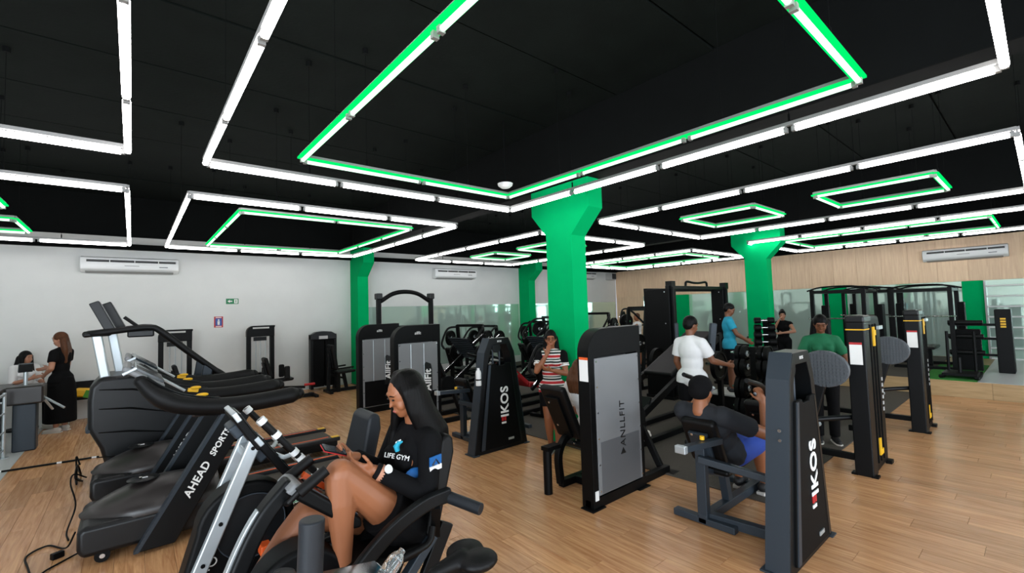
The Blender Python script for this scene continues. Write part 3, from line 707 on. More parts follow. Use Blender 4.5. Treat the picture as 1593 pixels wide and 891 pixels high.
    MB().bar((X(.95), 0, .1), (X(.95), 0, .54), .08, .08).build('seat_post', 'steel_black', t, bevel=.008)
    MB().bar((X(.88), 0, .48), (X(1.66), 0, .48), .12, .05).build('seat_rail', 'steel_black', t, bevel=.006)
    MB().prism([(X(1.0),.505),(X(1.08),.58),(X(1.52),.58),(X(1.57),.505)], 'y', -.2, .2).build('seat', 'pad', t, bevel=.03, seg=3)
    MB().bb(X(.99), -.19, .485, X(1.09), .19, .55).build('seat_trim', 'orange', t, bevel=.01)
    z = .06 if style == 'silver' else 0
    bk = [(X(1.55),.60),(X(1.63),.58),(X(1.78),1.05+z),(X(1.78),1.14+z),(X(1.74),1.17+z),(X(1.69),1.14+z)]
    bw = .21 if style == 'silver' else .19
    m = MB().prism(bk, 'y', -bw, bw)
    m.v = [(x, y*(1-.25*max(0, (zz-.8)/.4)), zz) for x, y, zz in m.v]
    m.build('backrest', 'pad_grey' if style == 'silver' else 'pad', t, bevel=.035, seg=4, smooth=60)
    for s in (1, -1):
        b = MB().tube(spline([(X(.98),s*.27,.50),(X(1.1),s*.27,.565),(X(1.42),s*.28,.60),(X(1.52),s*.27,.62),(X(1.56),s*.24,.68)], 4), .02, 10).build('side_bar', 'pad', t)
        for x in (1.17, 1.27): MB().cyl((X(x), s*.273, .557+(x-1.1)*.13), (X(x+.07), s*.275, .566+(x-1.1)*.13), .0255, n=12).build('pulse_pad', 'chrome', b)
    if style == 'black':
        pts = spline([(.64,-.30,.12),(.72,-.30,.39),(.86,-.30,.59),(1.05,-.30,.75),(1.27,-.30,.845),(1.46,-.30,.865)], 5)
        o = MB().tube(pts, 1, sect=(.05, .085), side=(0, 1, 0)).build('arm_arch', 'steel_black', t, bevel=.015)
        MB().cyl((1.44, -.28, .85), (1.54, -.50, .81), .034, n=18).build('rear_grip', 'pad_grey', o, bevel=.004)
        MB().bar((.64, -.32, .06), (.64, 0, .06), .07, .06).build('arch_foot', 'steel_black', o)
        MB().bar((1.36, -.3, .83), (1.43, -.17, .60), .05, .06).build('arch_bracket', 'steel_black', o)
    return t
recumbent('recumbent exercise bike the woman with the phone is sitting on', 2.66, 'black', -.19)
recumbent('empty recumbent exercise bike with a silver post, between the seated woman and the treadmill', 3.35, 'silver', -.38)

def upright_bike(label, y):
    t = thing('upright_bike', label, 'exercise bike', (0, y, 0))
    pts = spline([(.22,0,.16),(.30,0,.45),(.38,0,.75),(.46,0,.98)], 5)
    MB().tube(pts, 1, sect=(.10, .085), side=(0, 1, 0)).build('front_post', 'steel_black', t, bevel=.02)
    MB().prism(arc2((.62, .40), .25, -40, 220, 22) + [(.36, .1), (.95, .1)], 'y', -.1, .1).build('flywheel_housing', 'frame_black', t, bevel=.03, seg=3)
    o = MB().prism([(.46,.87),(.50,.895),(.86,.83),(.88,.76),(.5,.78)], 'y', -.17, .14).build('console', 'plastic_white', t, bevel=.02, seg=3)
    MB().bar((.55, 0, .89), (.84, 0, .838), .22, .01, (0, 1, 0)).build('display', 'screen', o)
    for s in (1, -1):
        MB().cyl((.47, s*.19, .80), (.49, s*.19, 1.235 if s < 0 else .90), .043, n=22).build('handlebar', 'pad_grey', t, bevel=.008)
        MB().bar((.5, s*.19, .84), (.48, 0, .86), .05, .05).build('handlebar_arm', 'steel_black', t, bevel=.008)
        MB().bar((.62, -s*.11, .4), (.62+.13*s, -s*.13, .4-.09*s), .02, .035).build('crank', 'silver', t)
        MB().box((.62+.13*s, -s*.2, .4-.09*s), (.1, .1, .03)).build('pedal', 'plastic_dark', t, bevel=.006)
    for x, n in ((.25, 'front_foot'), (1.25, 'rear_foot')): MB().bar((x, -.27, .035), (x, .27, .035), .08, .06).build(n, 'steel_black', t, bevel=.012)
    MB().bar((.25, 0, .08), (1.25, 0, .08), .1, .07).build('main_beam', 'steel_black', t, bevel=.012)
    MB().bar((1.05, 0, .1), (1.24, 0, .62), .07, .07).build('seat_tube', 'steel_black', t, bevel=.01)
    MB().bar((1.2, 0, .5), (1.28, 0, .72), .045, .045).build('seat_post', 'chrome', t)
    sd = MB(); sd.ball((1.29, .06, .745), (.10, .085, .042)); sd.ball((1.29, -.06, .745), (.10, .085, .042)); sd.cone((1.23, 0, .745), .05, (1.07, 0, .74), .03); sd.ball((1.29, 0, .73), (.1, .1, .04)); sd.cone((1.25, 0, .725), .04, (1.25, 0, .67), .03)
    remesh(sd, 'saddle', 'pad', t, .008, 6)
    return t
upright_bike('upright exercise bike with a thick grip and black saddle at the bottom edge', 1.90)
b = MB().lathe([(.0,0),(.036,0),(.04,.01),(.04,.10),(.03,.13),(.018,.145),(.018,.16),(0,.16)], (0, 0, 0), 'z', 20)
mat('clear_plastic', (235,240,240), .05, trans=.9)
o = b.build('water_bottle', 'clear_plastic'); o.location = (.80, 1.84, .85); o.rotation_euler = (0, 1.1, .35); o.scale = (.85, .85, .85)
tag(o, 'clear plastic bottle leaning on the upright bike console', 'bottle')

# seated woman with a phone
J = pose(pel=(0,0,.70), neck=(-.06,0,1.2), head=(-.0,0,1.375), look=V(1,-.02,-.36), shL=V(-.06,.165,1.14), shR=V(-.04,-.165,1.14),
    elL=(.0,.235,.885), wrL=(.235,.125,1.045), elR=(.06,-.20,.92), wrR=(.26,-.06,1.075), bust=1,
    hipL=(.03,.09,.68), hipR=(.03,-.09,.68), knL=(.41,.12,1.07), anL=(.40,.13,.62), knR=(.50,-.1,.84), anR=(.78,-.1,.545), toeL=V(1,0,.1), toeR=V(1,0,.2),
    handL=(V(.9,-.35,.35), V(.3,-.6,.6), .55, 1), handR=(V(.85,.25,.30), V(.1,.5,.7), .65, -1), fat=1.04, leg=1.2)
for k in list(J):
    if isinstance(J[k], Vector) and k not in ('look', 'toeL', 'toeR'): J[k] = J[k] - V(0, 0, .125)
wm = person('seated woman in black long-sleeved top looking down at her phone', (1.37, 2.74, -.035), PI, J, 'skin_tan', .0062,
       ('cloth_black', 2.0, .012, 'long_sleeved_top'), ('cloth_black', .42, .016, None), ('shoe_black', 'shoe_white'), None, scale=1.16)
def woman_details():
    hc = J['head']; Rh = basis(J['look']); F = lambda x, y, z: hc + Rh @ V(x, y, z)
    h = MB(); h.ball(F(-.026, 0, .042), (.102, .09, .098), Rh); h.ball(F(-.05, 0, -.01), (.075, .088, .1), Rh)
    Rz = basis(V(J['look'].x, J['look'].y, 0))
    for i in range(25):
        a = math.radians(62 + i*(360-124)/24); ca, sa = math.cos(a), math.sin(a)
        p0 = F(.02*ca-.005, .03*sa, .122); p1 = F(.088*ca-.015, .088*sa, .035)
        p2 = hc + Rz @ V(.098*ca-.03, .102*sa, -.085); p3 = hc + Rz @ V(.10*ca-.035-.03*max(0, -ca), .135*sa, -.22)
        p4 = hc + Rz @ V(.085*ca-.02-.05*max(0, -ca)+.10*max(0, ca), .14*sa, -.40)
        if sa > .25: p2 += Rz @ V(-.015, -.006, 0); p3 += Rz @ V(-.075, -.035, 0); p4 += Rz @ V(-.13, -.06, 0)
        h.cone(p0, .02, p1, .026, n=8); h.cone(p1, .026, p2, .03, n=8); h.cone(p2, .03, p3, .03, n=8); h.cone(p3, .03, p4, .016, n=8)
    remesh(h, 'hair', 'hair_black', wm, .0075, 8)
    # watch, phone, prints
    d = (J['wrL']-J['elL']).normalized(); w = J['wrL']-d*.035
    st = MB().cyl(w-d*.012, w+d*.012, .042, n=18).build('watch_strap', 'skin_light', wm)
    MB().cyl(w+V(-.02,.034,.022), w+V(-.023,.042,.027), .022, n=18).build('watch_face', 'plastic_white', st)
    MB().ball((.03, .148, .805), (.075, .028, .085)).build('side_panel', 'cloth_cyan', wm)
    p = J['shL'].lerp(J['elL'], .36) + V(.0, .062, .0)
    b1 = MB().box(p+V(0,0,.0), (.07, .006, .075), (-.2, .1, 0)).build('sleeve_patch', 'cloth_cyan', wm)
    MB().box(p+V(0,.001,-.026), (.07, .008, .026), (-.2, .1, 0)).build('patch_base', 'white_print', b1)
    MB().tube([p+V(.02,.005,-.01), p+V(.0,.006,.02), p+V(-.02,.005,-.01)], .004, 6).build('patch_mark', 'label_black', b1)
    R = axes((-.35, .94, -.05), (-.1, 0, 1)); R = axes((-.5, .85, -.06), (.0, .0, 1))
    text('chest_lettering', 'LIFE GYM', 'white_print', wm, (.098, .08, .945), R, .038, .002, .2)
    e = MB(); e.tube([V(.095,.09,.975), V(.10,.085,1.0), V(.09,.095,1.02), V(.072,.105,1.025)], [.012,.016,.012,.004], 6); e.build('chest_emblem', 'cloth_teal', wm)
    e = MB(); e.tube([V(.10,.075,.99), V(.096,.085,1.02), V(.08,.10,1.035)], [.005,.008,.003], 6); e.build('chest_emblem_mane', 'white_print', wm)
woman_details()
ph = MB().box((0,0,0), (.15, .073, .009)).build('phone', 'frame_black', bevel=.004); ph.location = (.905, 2.72, 1.165); ph.rotation_euler = (.35, .42, .15)
MB().box((0,0,.005), (.145, .069, .002)).build('phone_screen', 'screen', ph); MB().box((0,0,-.005), (.152, .075, .006)).build('phone_case', 'red', ph, bevel=.002)
tag(ph, 'smartphone in a red case held by the seated woman', 'phone')

# cables and the rod on the floor
def cable(label, pts, r=.007):
    tag(MB().tube(spline(pts, 6), r, 8).build('power_cable', 'frame_black', smooth=80), label, 'cable')
cable('looped black power cable on the floor before the nearest treadmill', [(-.36,5.5,.15),(-.42,5.55,.02),(-.55,5.75,.01),(-.66,5.62,.01),(-.62,5.35,.01),(-.56,5.1,.01),(-.5,5.2,.01),(-.36,5.35,.012),(-.30,5.3,.05)])
cable('black power cable rising along the front of the second treadmill', [(-.36,6.7,.3),(-.45,6.6,.38),(-.47,6.55,.3),(-.42,6.4,.12),(-.45,6.0,.012),(-.42,5.75,.012)])
cable('tangled black cable beside the stair climber base', [(-.48,7.8,.2),(-.52,7.9,.28),(-.5,7.7,.1),(-.49,7.55,.03),(-.52,7.9,.015),(-.45,7.7,.02),(-.5,7.5,.12),(-.5,7.8,.2),(-.48,8.0,.02),(-.55,8.5,.012)], .009)
pl = MB().bb(-.04,-.025,0,.04,.025,.05).build('plug_block', 'frame_black', bevel=.008); pl.location = (-.46, 5.42, 0); pl.rotation_euler = (0,0,.5)
tag(pl, 'black plug adapter at the end of the looped cable', 'plug')
rd = thing('floor_rod', 'thin black rod lying on the wood floor by the reception', 'rod', (-1.9, 9.1, 0))
MB().cyl((0,0,.014), (1.55,-.18,.014), .013, n=10).build('tube', 'frame_black', rd)
for f in (.35, .72, .95): MB().cyl((1.55*f,-.18*f,.014), (1.55*f+.05,-.18*f-.006,.014), .0142, n=10).build('clip', 'plastic_white', rd)

# ---------------------------------------------------------------- reception corner
def reception():
    t = thing('reception_desk', 'dark reception desk at the photo edge', 'desk', (-1.88, 10.9, 0))
    MB().bb(-.6, -1.0, .78, .28, 1.05, .9).build('desk_top', 'plastic_warm', t, bevel=.01)
    MB().bb(-.5, -.8, 0, .18, .95, .78).build('desk_body', 'plastic_dark', t, bevel=.01)
    MB().bb(.18, -.8, 0, .2, .95, .78).build('front_panel', 'frame_grey', t)
    g = thing('turnstile', 'grey metal entry turnstile with a tripod arm', 'turnstile', (-1.17, 10.35, 0))
    MB().bb(-.3, -.2, .72, .12, .2, 1.0).build('head', 'plastic_warm', g, bevel=.03)
    MB().bb(-.22, -.12, 0, .04, .12, .72).build('pillar', 'frame_grey', g, bevel=.02)
    for e in ((.36, -.28, .62), (.18, .25, .55), (-.5, -.1, .75)): MB().cyl((.08, -.05, .82), e, .017, n=10).build('arm', 'silver', g)
    MB().cyl((-.1, 0, 1.0), (-.1, 0, 1.22), .025, n=10).build('reader_pole', 'silver', g)
    MB().box((-.1, -.02, 1.27), (.16, .05, .14), (.3, 0, .3)).build('reader_screen', 'screen', g, bevel=.01)
    r = thing('handrail_barrier', 'silver tube barrier with cables at the entrance', 'barrier', (-1.55, 9.6, 0))
    for x, y in ((.12, .35), (.1, -.45)):
        MB().cyl((x, y, 0), (x, y, .95), .022, n=12).build('post', 'silver', r); MB().cyl((x, y, 0), (x, y, .012), .06, n=16).build('foot_plate', 'silver', r)
    for z in (.92, .65, .38, .12): MB().cyl((.12, .35, z), (.1, -1.4, z), .012 if z < .9 else .02, n=8).build('rail', 'silver', r)
    mat('pane_green', (150,190,178), .1, alpha=.45)
    MB().bb(-.3, -1.2, .15, -.29, .3, .9).build('glass_panel', 'pane_green', r)
    m = thing('monitor', 'monitor on the reception desk seen from behind', 'monitor', (-2.0, 10.8, .9))
    MB().bb(-.02, -.25, .08, .02, .25, .4).build('screen', 'screen', m, bevel=.01); MB().cyl((0,0,0), (0,0,.1), .03).build('stand', 'plastic_dark', m)
    c = thing('waiting_chair', 'chair with a yellow and green cover against the white wall', 'chair', (-.68, 12.4, 0))
    MB().bb(-.24, -.24, .45, .24, .22, .50).build('seat', 'frame_black', c, bevel=.02)
    s = MB().box((-.0, .2, .62), (.46, .05, .3), (-.15, 0, 0)).build('backrest', 'frame_black', c, bevel=.04)
    MB().box((.05, -.1, .56), (.44, .28, .16), (0, .15, 0)).build('cover', 'yellow', c, bevel=.04); mat('cover_green', (70,140,40), .7); MB().box((.08, -.245, .53), (.22, .02, .14), (0, .35, 0)).build('cover_patch', 'cover_green', c)
    for x in (-.2, .2):
        for y in (-.2, .2): MB().cyl((x, y, .45), (x*1.15, y*1.1, 0), .016, n=8).build('leg', 'chrome', c)
reception()
person('standing woman with long brown hair in a long black dress at the reception', (-.98, 11.6, 0), 2.6, pose(look=V(1,.35,-.15), elR=V(.08,-.24,1.1), wrR=V(.26,-.12,1.08), elL=V(-.03,.25,1.1), wrL=V(.12,.16,1.0), bust=1), 'skin_light', .013,
       ('cloth_black', .62, .016), ('cloth_black', .3, .018, .16, 'skirt'), ('shoe_white', 'shoe_white'), ('hair_brown', 'longback'), scale=1.05)
person('receptionist with dark hair in a white top sitting behind the standing woman', (-1.55, 12.35, 0), -.9, sit(.6, .03, bust=1, look=V(1,.2,-.1), wrR=V(.34,-.1,.95)), 'skin_light', .013,
       ('cloth_white', 1.0, .016), ('cloth_black', 2.0, .016, None, 'trousers'), ('shoe_white', 'shoe_white'), ('hair_black', 'long'))
st = thing('office_stool', 'dark stool under the receptionist', 'stool', (-1.55, 12.35, 0))
MB().cyl((0,0,.52), (0,0,.585), .2, n=24).build('seat', 'pad', st, bevel=.02); MB().cyl((0,0,.03), (0,0,.52), .03).build('pole', 'chrome', st); MB().cyl((0,0,0), (0,0,.03), .22, n=24).build('base', 'frame_black', st)
mat('tread_grey', (72,77,82), .4, spec=.5)
# ================================================================== STRENGTH MACHINES
UPX = axes((0,0,1), (-1,0,0))           # vertical lettering facing -Y, read from below
def plate_feet(t, pts, s=.14):
    for x, y in pts: MB().bb(x-s/2, y-s*.4, 0, x+s/2, y+s*.4, .012).build('foot_plate', 'frame_black', t, bevel=.004)
def seat_unit(t, x, y, frame='steel_black', pad='pad', seat=.45, bx=-.28, topz=1.02, lean=.22, w=.36, base=True, arms=True):
    """seat facing +x centred at x, y; backrest behind it"""
    MB().prism([(x-.2,seat-.06),(x+.26,seat-.04),(x+.28,seat+.02),(x-.2,seat)], 'y', y-w/2, y+w/2).build('seat', pad, t, bevel=.03, seg=3)
    b0 = V(x-.2, y, seat+.06); b1 = V(x-.2-lean, y, topz); d = (b1-b0).normalized(); n = V(d.z, 0, -d.x)
    MB().bar(b0, b1, w, .085, (0, 1, 0)).build('backrest', pad, t, bevel=.035, seg=3)
    MB().bar(b0-n*.06+d*.05, b1-n*.06-d*.1, w*.55, .03, (0, 1, 0)).build('back_plate', frame, t, bevel=.006)
    for q in (.3, .75): MB().cyl(b0.lerp(b1, q)-n*.08+V(0,.05,0), b0.lerp(b1, q)-n*.07+V(0,.05,0), .012, n=8).build('bolt', 'chrome', t)
    if base:
        MB().bar((x-.36, y, .04), (x-.28-lean*.4, y, topz-.22), .07, .09).build('rear_post', frame, t, bevel=.008)
        MB().bar((x-.4, y, .05), (x+.75, y, .05), .08, .08).build('base_beam', frame, t, bevel=.008)
        MB().bar((x+.1, y, .05), (x+.02, y, seat-.06), .07, .08).build('seat_post', frame, t, bevel=.008)
        MB().bar((x-.36, y-.28, .035), (x-.36, y+.28, .035), .08, .06).build('rear_foot', frame, t, bevel=.01)
        MB().bar((x+.75, y-.28, .035), (x+.75, y+.28, .035), .08, .06).build('front_foot', frame, t, bevel=.01)
        MB().bar((x-.3, y, .45), (x+.05, y, .32), .05, .05).build('brace', frame, t, bevel=.006)
def ikos(label, x, y, seat=True, grip=True):
    t = thing('weight_machine', label, 'gym machine', (x, y, 0), 0, 'selectorised machines on the floor')
    out = [(-.465,0),(-.26,1.36),(-.17,1.55),(.17,1.55),(.26,1.36),(.465,0)]
    inn = [(-.37,.07),(-.185,1.32),(-.12,1.46),(.12,1.46),(.185,1.32),(.37,.07)]
    MB().frameprism(out, inn, 'y', -.085, .085).build('tower_frame', 'steel_black', t, bevel=.006)
    for s in (1, -1): MB().prism([(s*.467,.01),(s*.262,1.36),(s*.268,1.36),(s*.474,.01)], 'y', -.08, .08).build('daylit_side_plate', 'frame_grey', t)  # grey plates put the daylight on the black frame's sides into the colour
    MB().prism([(-.268,1.36),(-.172,1.556),(-.165,1.55),(-.26,1.355)], 'y', -.08, .08).build('daylit_top_plate', 'frame_grey', t)  # same for the left chamfer, daylight put in as lighter grey
    for s in (1, -1):
        o = MB().prism([(-.375,.05),(-.215,1.2),(-.09,1.2),(-.07,1.17),(.07,1.17),(.09,1.2),(.215,1.2),(.375,.05)], 'y', s*.075, s*.105).build('shroud', 'shroud', t, bevel=.01)
        MB().prism([(-.37,.06),(-.213,1.19),(-.175,1.19),(-.31,.06)], 'y', s*.1, s*.11).build('shroud_band', 'frame_grey', o)
        MB().prism([(.33,.06),(.172,1.19),(.192,1.19),(.36,.06)], 'y', s*.1, s*.108).build('shroud_band', 'plastic_dark', o)
    MB().bb(-.1, -.06, .2, .1, .06, .9).build('weight_stack', 'frame_black', t)
    for s in (-.06, .06): MB().cyl((s, 0, .1), (s, 0, 1.46), .012, n=10).build('guide_rod', 'frame_grey', t)
    MB().lathe([(.02,-.02),(.07,-.02),(.07,.02),(.02,.02)], (.0, 0, 1.41), 'y', 20).build('pulley', 'plastic_dark', t)
    text('lettering', 'IKOS', 'white_print', t, (.05, -.112, .66), UPX, .19, .003, 0, 1.05, .004)
    for k in range(2): MB().bb(-.012+.045*k, -.113, .40, .02+.045*k, -.106, .47).build('red_mark', 'red', t)
    MB().bb(-.012, -.113, .36, .065, -.106, .385).build('white_mark', 'white_print', t)
    MB().bb(.10, -.113, .12, .2, -.106, .15).build('badge', 'silver', t)
    text('top_lettering', 'IKOS', 'white_print', t, (0, -.087, 1.505), axes((1,0,0),(0,0,1)), .035, .001)
    for s in (1, -1):
        MB().bb(s*.40, -.11, 0, s*.5, .11, .014).build('foot_plate', 'frame_grey', t, bevel=.004)
        for z in (.93, 1.0): MB().cyl((s*.35-.0, -.03, z), (s*.37, -.03, z), .012, n=8).build('bolt', 'chrome', t)
    if seat:
        seat_unit(t, .26, .72, 'frame_grey', topz=.92, lean=.2, w=.32)
        MB().bar((-.16, .72, .58), (-.02, .09, .50), .06, .06).build('link_bar', 'frame_grey', t, bevel=.008)
        MB().bar((-.06, .72, .06), (-.0, .09, .06), .08, .08).build('link_beam', 'frame_grey', t, bevel=.008)
        MB().bar((-.10, .55, .76), (-.62, .62, .78), .07, .05).build('start_lever', 'frame_grey', t, bevel=.006)
        MB().bar((-.63, .62, .78), (-.58, .62, .78), .09, .06).build('lever_end', 'silver', t, bevel=.006)
        MB().cyl((-.3, .6, .8), (-.3, .6, .83), .02, n=10).build('lever_knob', 'yellow', t)
        for s in (1, -1):
            MB().tube(spline([(.2, .72+s*.3, 1.25), (.5, .72+s*.33, 1.15), (.62, .72+s*.3, .98), (.66, .72+s*.28, .8)], 4), .022, 10).build('press_arm', 'steel_black', t)
            MB().tube([(.62, .72+s*.3, .98), (.60, .72+s*.2, 1.08)], .018, 8).build('handle', 'silver', t)
    return t
ikos('black chest machine with the seated man in grey, nearest the camera', 4.0, 1.35)
ikos('black trapezoid weight tower with a white bottle holder, left of the striped-shirt woman', 3.965, 5.1)
# bottle on the second tower
bt = thing('sport_bottle', 'white sport bottle hanging on the side of the weight tower', 'bottle', (3.60, 5.03, .93))
MB().lathe([(0,0),(.036,0),(.038,.01),(.038,.17),(.03,.2),(.018,.21),(.018,.235),(0,.235)], (0,0,0), 'z', 18).build('bottle_body', 'plastic_white', bt); MB().cyl((0,0,.07), (0,0,.09), .0395, n=18).build('band', 'label_black', bt)
def stack_machine(label, x, y, logo, w=.43, seat=True, textsize=.12, dark=False):
    t = thing('weight_machine', label, 'gym machine', (x, y, 0), 0, 'selectorised machines on the floor')
    out = [(-w,0)] + arc2((-w+.24, 1.49), .24, 180, 90, 8) + [(w,1.735),(w,0)]
    inn = [(-w+.085,.1)] + [(-w+.085+(px+w)*.3, 1.40 + (pz-1.49)*.2) for px, pz in arc2((-w+.24, 1.49), .24, 180, 90, 8)] + [(w-.07,1.45),(w-.07,.1)]
    MB().frameprism(out, inn, 'y', -.075, .075).build('tower_frame', 'frame_black', t, bevel=.006)
    p = MB().bb(-w+.075, -.085, .12, w-.065, -.07, 1.44).build('front_panel', 'frost', t, bevel=.003)
    MB().bb(-w+.075, .07, .12, w-.065, .085, 1.44).build('rear_panel', 'frost', t)
    for k in range(6):
        for xx in (-w+.09, w-.08): MB().cyl((xx, -.093, .16+.25*k), (xx, -.084, .16+.25*k), .009, n=8).build('bolt', 'chrome', p)
    if logo == 'arrow':
        text('lettering', 'ANLLFIT', 'label_black', t, (.05, -.0875, .74), UPX, .115, .002, .1, 1.1)
        MB().prism([(.0, .44), (.085, .44), (.0425, .50)], 'y', -.09, -.085).build('arrow_mark', 'label_black', t)
        MB().bb(-w+.12, -.0865, .125, w-.1, -.085, .62).build('stack_dark_plate', 'frost_dark', t)  # darker rectangle for the weights behind the panel
        MB().bb(-w-.003, -.06, 1.22, -w+.0, .05, 1.43).build('label_sticker', 'white_print', t); MB().bb(-w-.004, -.06, 1.43, -w+.0, .05, 1.455).build('label_stripe', 'orange', t)
        MB().bb(-w+.02, -.08, .08, -w+.07, -.074, .17).build('floor_sticker', 'white_print', t)
    else:
        pl = [(.09,.52)] + [(.09,1.06),(.14,1.11),(.23,1.07),(.25,.98),(.25,.6),(.19,.52)]
        o = MB().prism(pl, 'y', -.093, -.085).build('logo_plate', 'label_black', t, bevel=.002)
        text('lettering', 'AllFit', 'white_print', o, (.17, -.095, .80), UPX, .17, .002, .1, 1.0, .004)
        text('top_lettering', 'allfit', 'white_print', t, (.0, -.077, 1.6), axes((1,0,0),(0,0,1)), .07, .001, .15)
        MB().bb(-w+.11, -.088, .13, w-.1, -.085, .62).build('lower_cover', 'shroud', t, bevel=.002)
        for xx in (-.14, .1): MB().cyl((xx, -.09, .62), (xx, -.09, 1.42), .007, n=8).build('guide_rod', 'silver', t)
    plate_feet(t, [(-w+.04, -.03), (w-.06, -.03)], .2)
    MB().bar((-w, 0, .04), (w+.55, 0, .04), .08, .08).build('base_beam', 'frame_black', t, bevel=.008)
    MB().bb(w+.48, -.12, 0, w+.62, .12, .014).build('foot_plate', 'frame_black', t)
    if seat:
        q = 0 if logo == 'arrow' else .95
        seat_unit(t, .15+q, .55, 'frame_black', topz=1.1, lean=.28, base=False)
        MB().tube(spline([(-.24+q,.55,.04),(-.26+q,.55,.35),(-.12+q,.55,.52),(.1+q,.55,.5)], 5), 1, sect=(.07, .07), side=(0,1,0)).build('rear_arch', 'frame_black', t, bevel=.008)
        MB().bar((-.24+q*.2, .55, .04), (.9+q*.4, .55, .04), .08, .08).build('floor_beam', 'frame_black', t, bevel=.008)
        MB().bar((-.0, .55, .04), (-.0, .08, .04), .08, .08).build('cross_beam', 'frame_black', t, bevel=.008)
        MB().bar((w+.5, .05, .04), (w+.42, .3, .62), .07, .07).build('front_post', 'frame_black', t, bevel=.008)
        MB().prism(arc2((w+.34, .62), .15, 0, 180, 12) + [(w+.19, .5), (w+.49, .5)], 'y', .22, .32).build('cam_cover', 'frame_black', t, bevel=.01)
        MB().bar((.3, .2, .5), (w+.5, .25, .52), .06, .06).build('side_rail', 'frame_black', t, bevel=.006)
        MB().cyl((w+.1, .35, .42), (w+.1, .78, .42), .05, n=16).build('leg_roller', 'pad', t, bevel=.01)
        MB().bar((w+.1, .32, .42), (w+.34, .3, .62), .05, .05).build('roller_arm', 'frame_black', t)
        if logo != 'arrow': return t
        o = MB().cyl((-.46, .52, 0), (-.46, .52, .45), .045, n=16).build('side_post', 'frame_black', t); MB().bb(-.5, .47, .45, -.3, .57, .49).build('post_bracket', 'frame_black', o)
        for k in range(5): MB().cyl((-.05+.03*k, .493, .44+.03*(k % 2)), (-.05+.03*k, .505, .44+.03*(k % 2)), .011, n=8).build('bolt', 'chrome', t)
    return t
stack_machine('grey-panelled leg machine with an arrow logo, before the near green column', 3.83, 2.98, 'arrow')
stack_machine('grey-panelled weight machine directly behind the seated woman', 3.66, 6.9, 'plate', seat=True)
stack_machine('grey-panelled weight machine near the green wall pilaster, left in its pair', 3.80, 8.75, 'plate', seat=False)

def slim_tower(label, x, y, w, press=True):
    t = thing('weight_machine', label, 'gym machine', (x, y, 0), 0, 'selectorised machines on the floor')
    MB().bb(0, -.085, 0, .2, .085, 1.72).build('front_column', 'steel_black', t, bevel=.012)
    MB().prism([(.15,0),(w-.02,.03),(w,1.62),(w-.06,1.74),(.15,1.76)], 'y', -.075, .075).build('shroud', 'frame_black', t, bevel=.02)
    for xx in (.27, .4, .53):
        if xx < w-.05: MB().bb(xx-.012, -.085, .1, xx+.012, -.07, 1.65).build('shroud_rib', 'shroud', t)
    MB().bb(-.004, -.088, 1.60, .21, .088, 1.612).build('accent_line', 'yellow', t)
    c = MB().bb(-.01, -.09, 1.68, .3, .09, 1.76).build('top_cap', 'plastic_dark', t, bevel=.02); MB().bb(.05, -.05, 1.755, .22, .05, 1.765).build('cap_slot', 'label_black', c)
    l = MB().bb(-.006, -.055, 1.22, .0, .06, 1.44).build('instruction_label', 'white_print', t); MB().bb(-.007, -.055, 1.44, .0, .06, 1.465).build('label_stripe', 'red', l)
    a = MB().bb(w*.5, -.09, 1.4, w*.5+.06, -.075, 1.62).build('accent_mark', 'yellow', t); MB().bb(w*.5+.06, -.09, 1.52, w*.5+.11, -.075, 1.58).build('accent_tab', 'yellow', a)
    a = MB().bb(w*.45, -.09, .17, w*.45+.06, -.075, .36).build('accent_mark', 'yellow', t); MB().bb(w*.45+.06, -.09, .17, w*.45+.14, -.075, .23).build('accent_tab', 'yellow', a)
    for k in range(6): MB().bb(w-.105, -.083, .62+.07*k, w-.075, -.07, .66+.07*k).build('faded_mark', 'strip_grey', t)
    MB().bb(w*.78, -.1, 1.58, w+.02, -.06, 1.62).build('handle_plate', 'silver', t)
    for s in (1, -1): MB().bb(.0, s*.06, 0, .1, s*.12, .02).build('foot_plate', 'frame_black', t); MB().bb(w-.1, s*.06, 0, w, s*.12, .04).build('foot_plate', 'frame_black', t)
    # leg press frame reaching back to the mat
    MB().bar((.1, .05, .17), (.1, 1.3, .17), .07, .07).build('base_beam', 'frame_black', t, bevel=.01)
    MB().tube(spline([(.08,.08,.62),(-.25,.3,.62),(-.55,.5,.6),(-.9,.55,.58)], 4), .028, 10).build('guard_bar', 'steel_black', t)
    MB().bar((.1, .5, .17), (-1.05, .55, .17), .08, .08).build('floor_beam', 'frame_black', t, bevel=.01)
    MB().bar((-.36, .5, .2), (-.34, .24, 1.1), .08, .1).build('plate_post', 'steel_black', t, bevel=.01)
    # textured foot plate
    m = MB(); n = 20; P = arc2((0, 0), 1, 0, 360, 28)[:-1]
    pl = m.prism([(.235*a, .2*b) for a, b in P], 'x', -.02, .02); pl.v = [(vx-.38, vy+.21, vz+1.2) for vx, vy, vz in pl.v]
    fp = pl.build('foot_pad', 'tread_grey', t, bevel=.012)
    kn = MB()
    for i in range(-7, 8):
        for j in range(-5, 6):
            if (i*.034/.225)**2 + (j*.036/.19)**2 < .95: kn.box((-.405, .21+i*.034, 1.2+j*.036), (.012, .023, .024))
    kn.build('tread_knobs', 'tread_grey', fp)['kind'] = 'stuff'
    if press:
        seat_unit(t, -.72, .62, 'frame_black', 'pad', .42, topz=.9, lean=.2, w=.3, base=False)
        MB().bar((-.78, .62, .1), (-.74, .62, .38), .08, .1).build('seat_post', 'frame_black', t)
    MB().tube([(-.2, .35, .55), (-.28, .35, .56)], .03, 10).build('adjust_knob', 'silver', t); MB().bar((-.95, .32, .52), (-.75, .32, .50), .03, .02).build('pull_pin', 'yellow', t)
    return t
slim_tower('tall slim black leg press tower with yellow accents beside the green polo woman', 6.16, 1.40, .76)
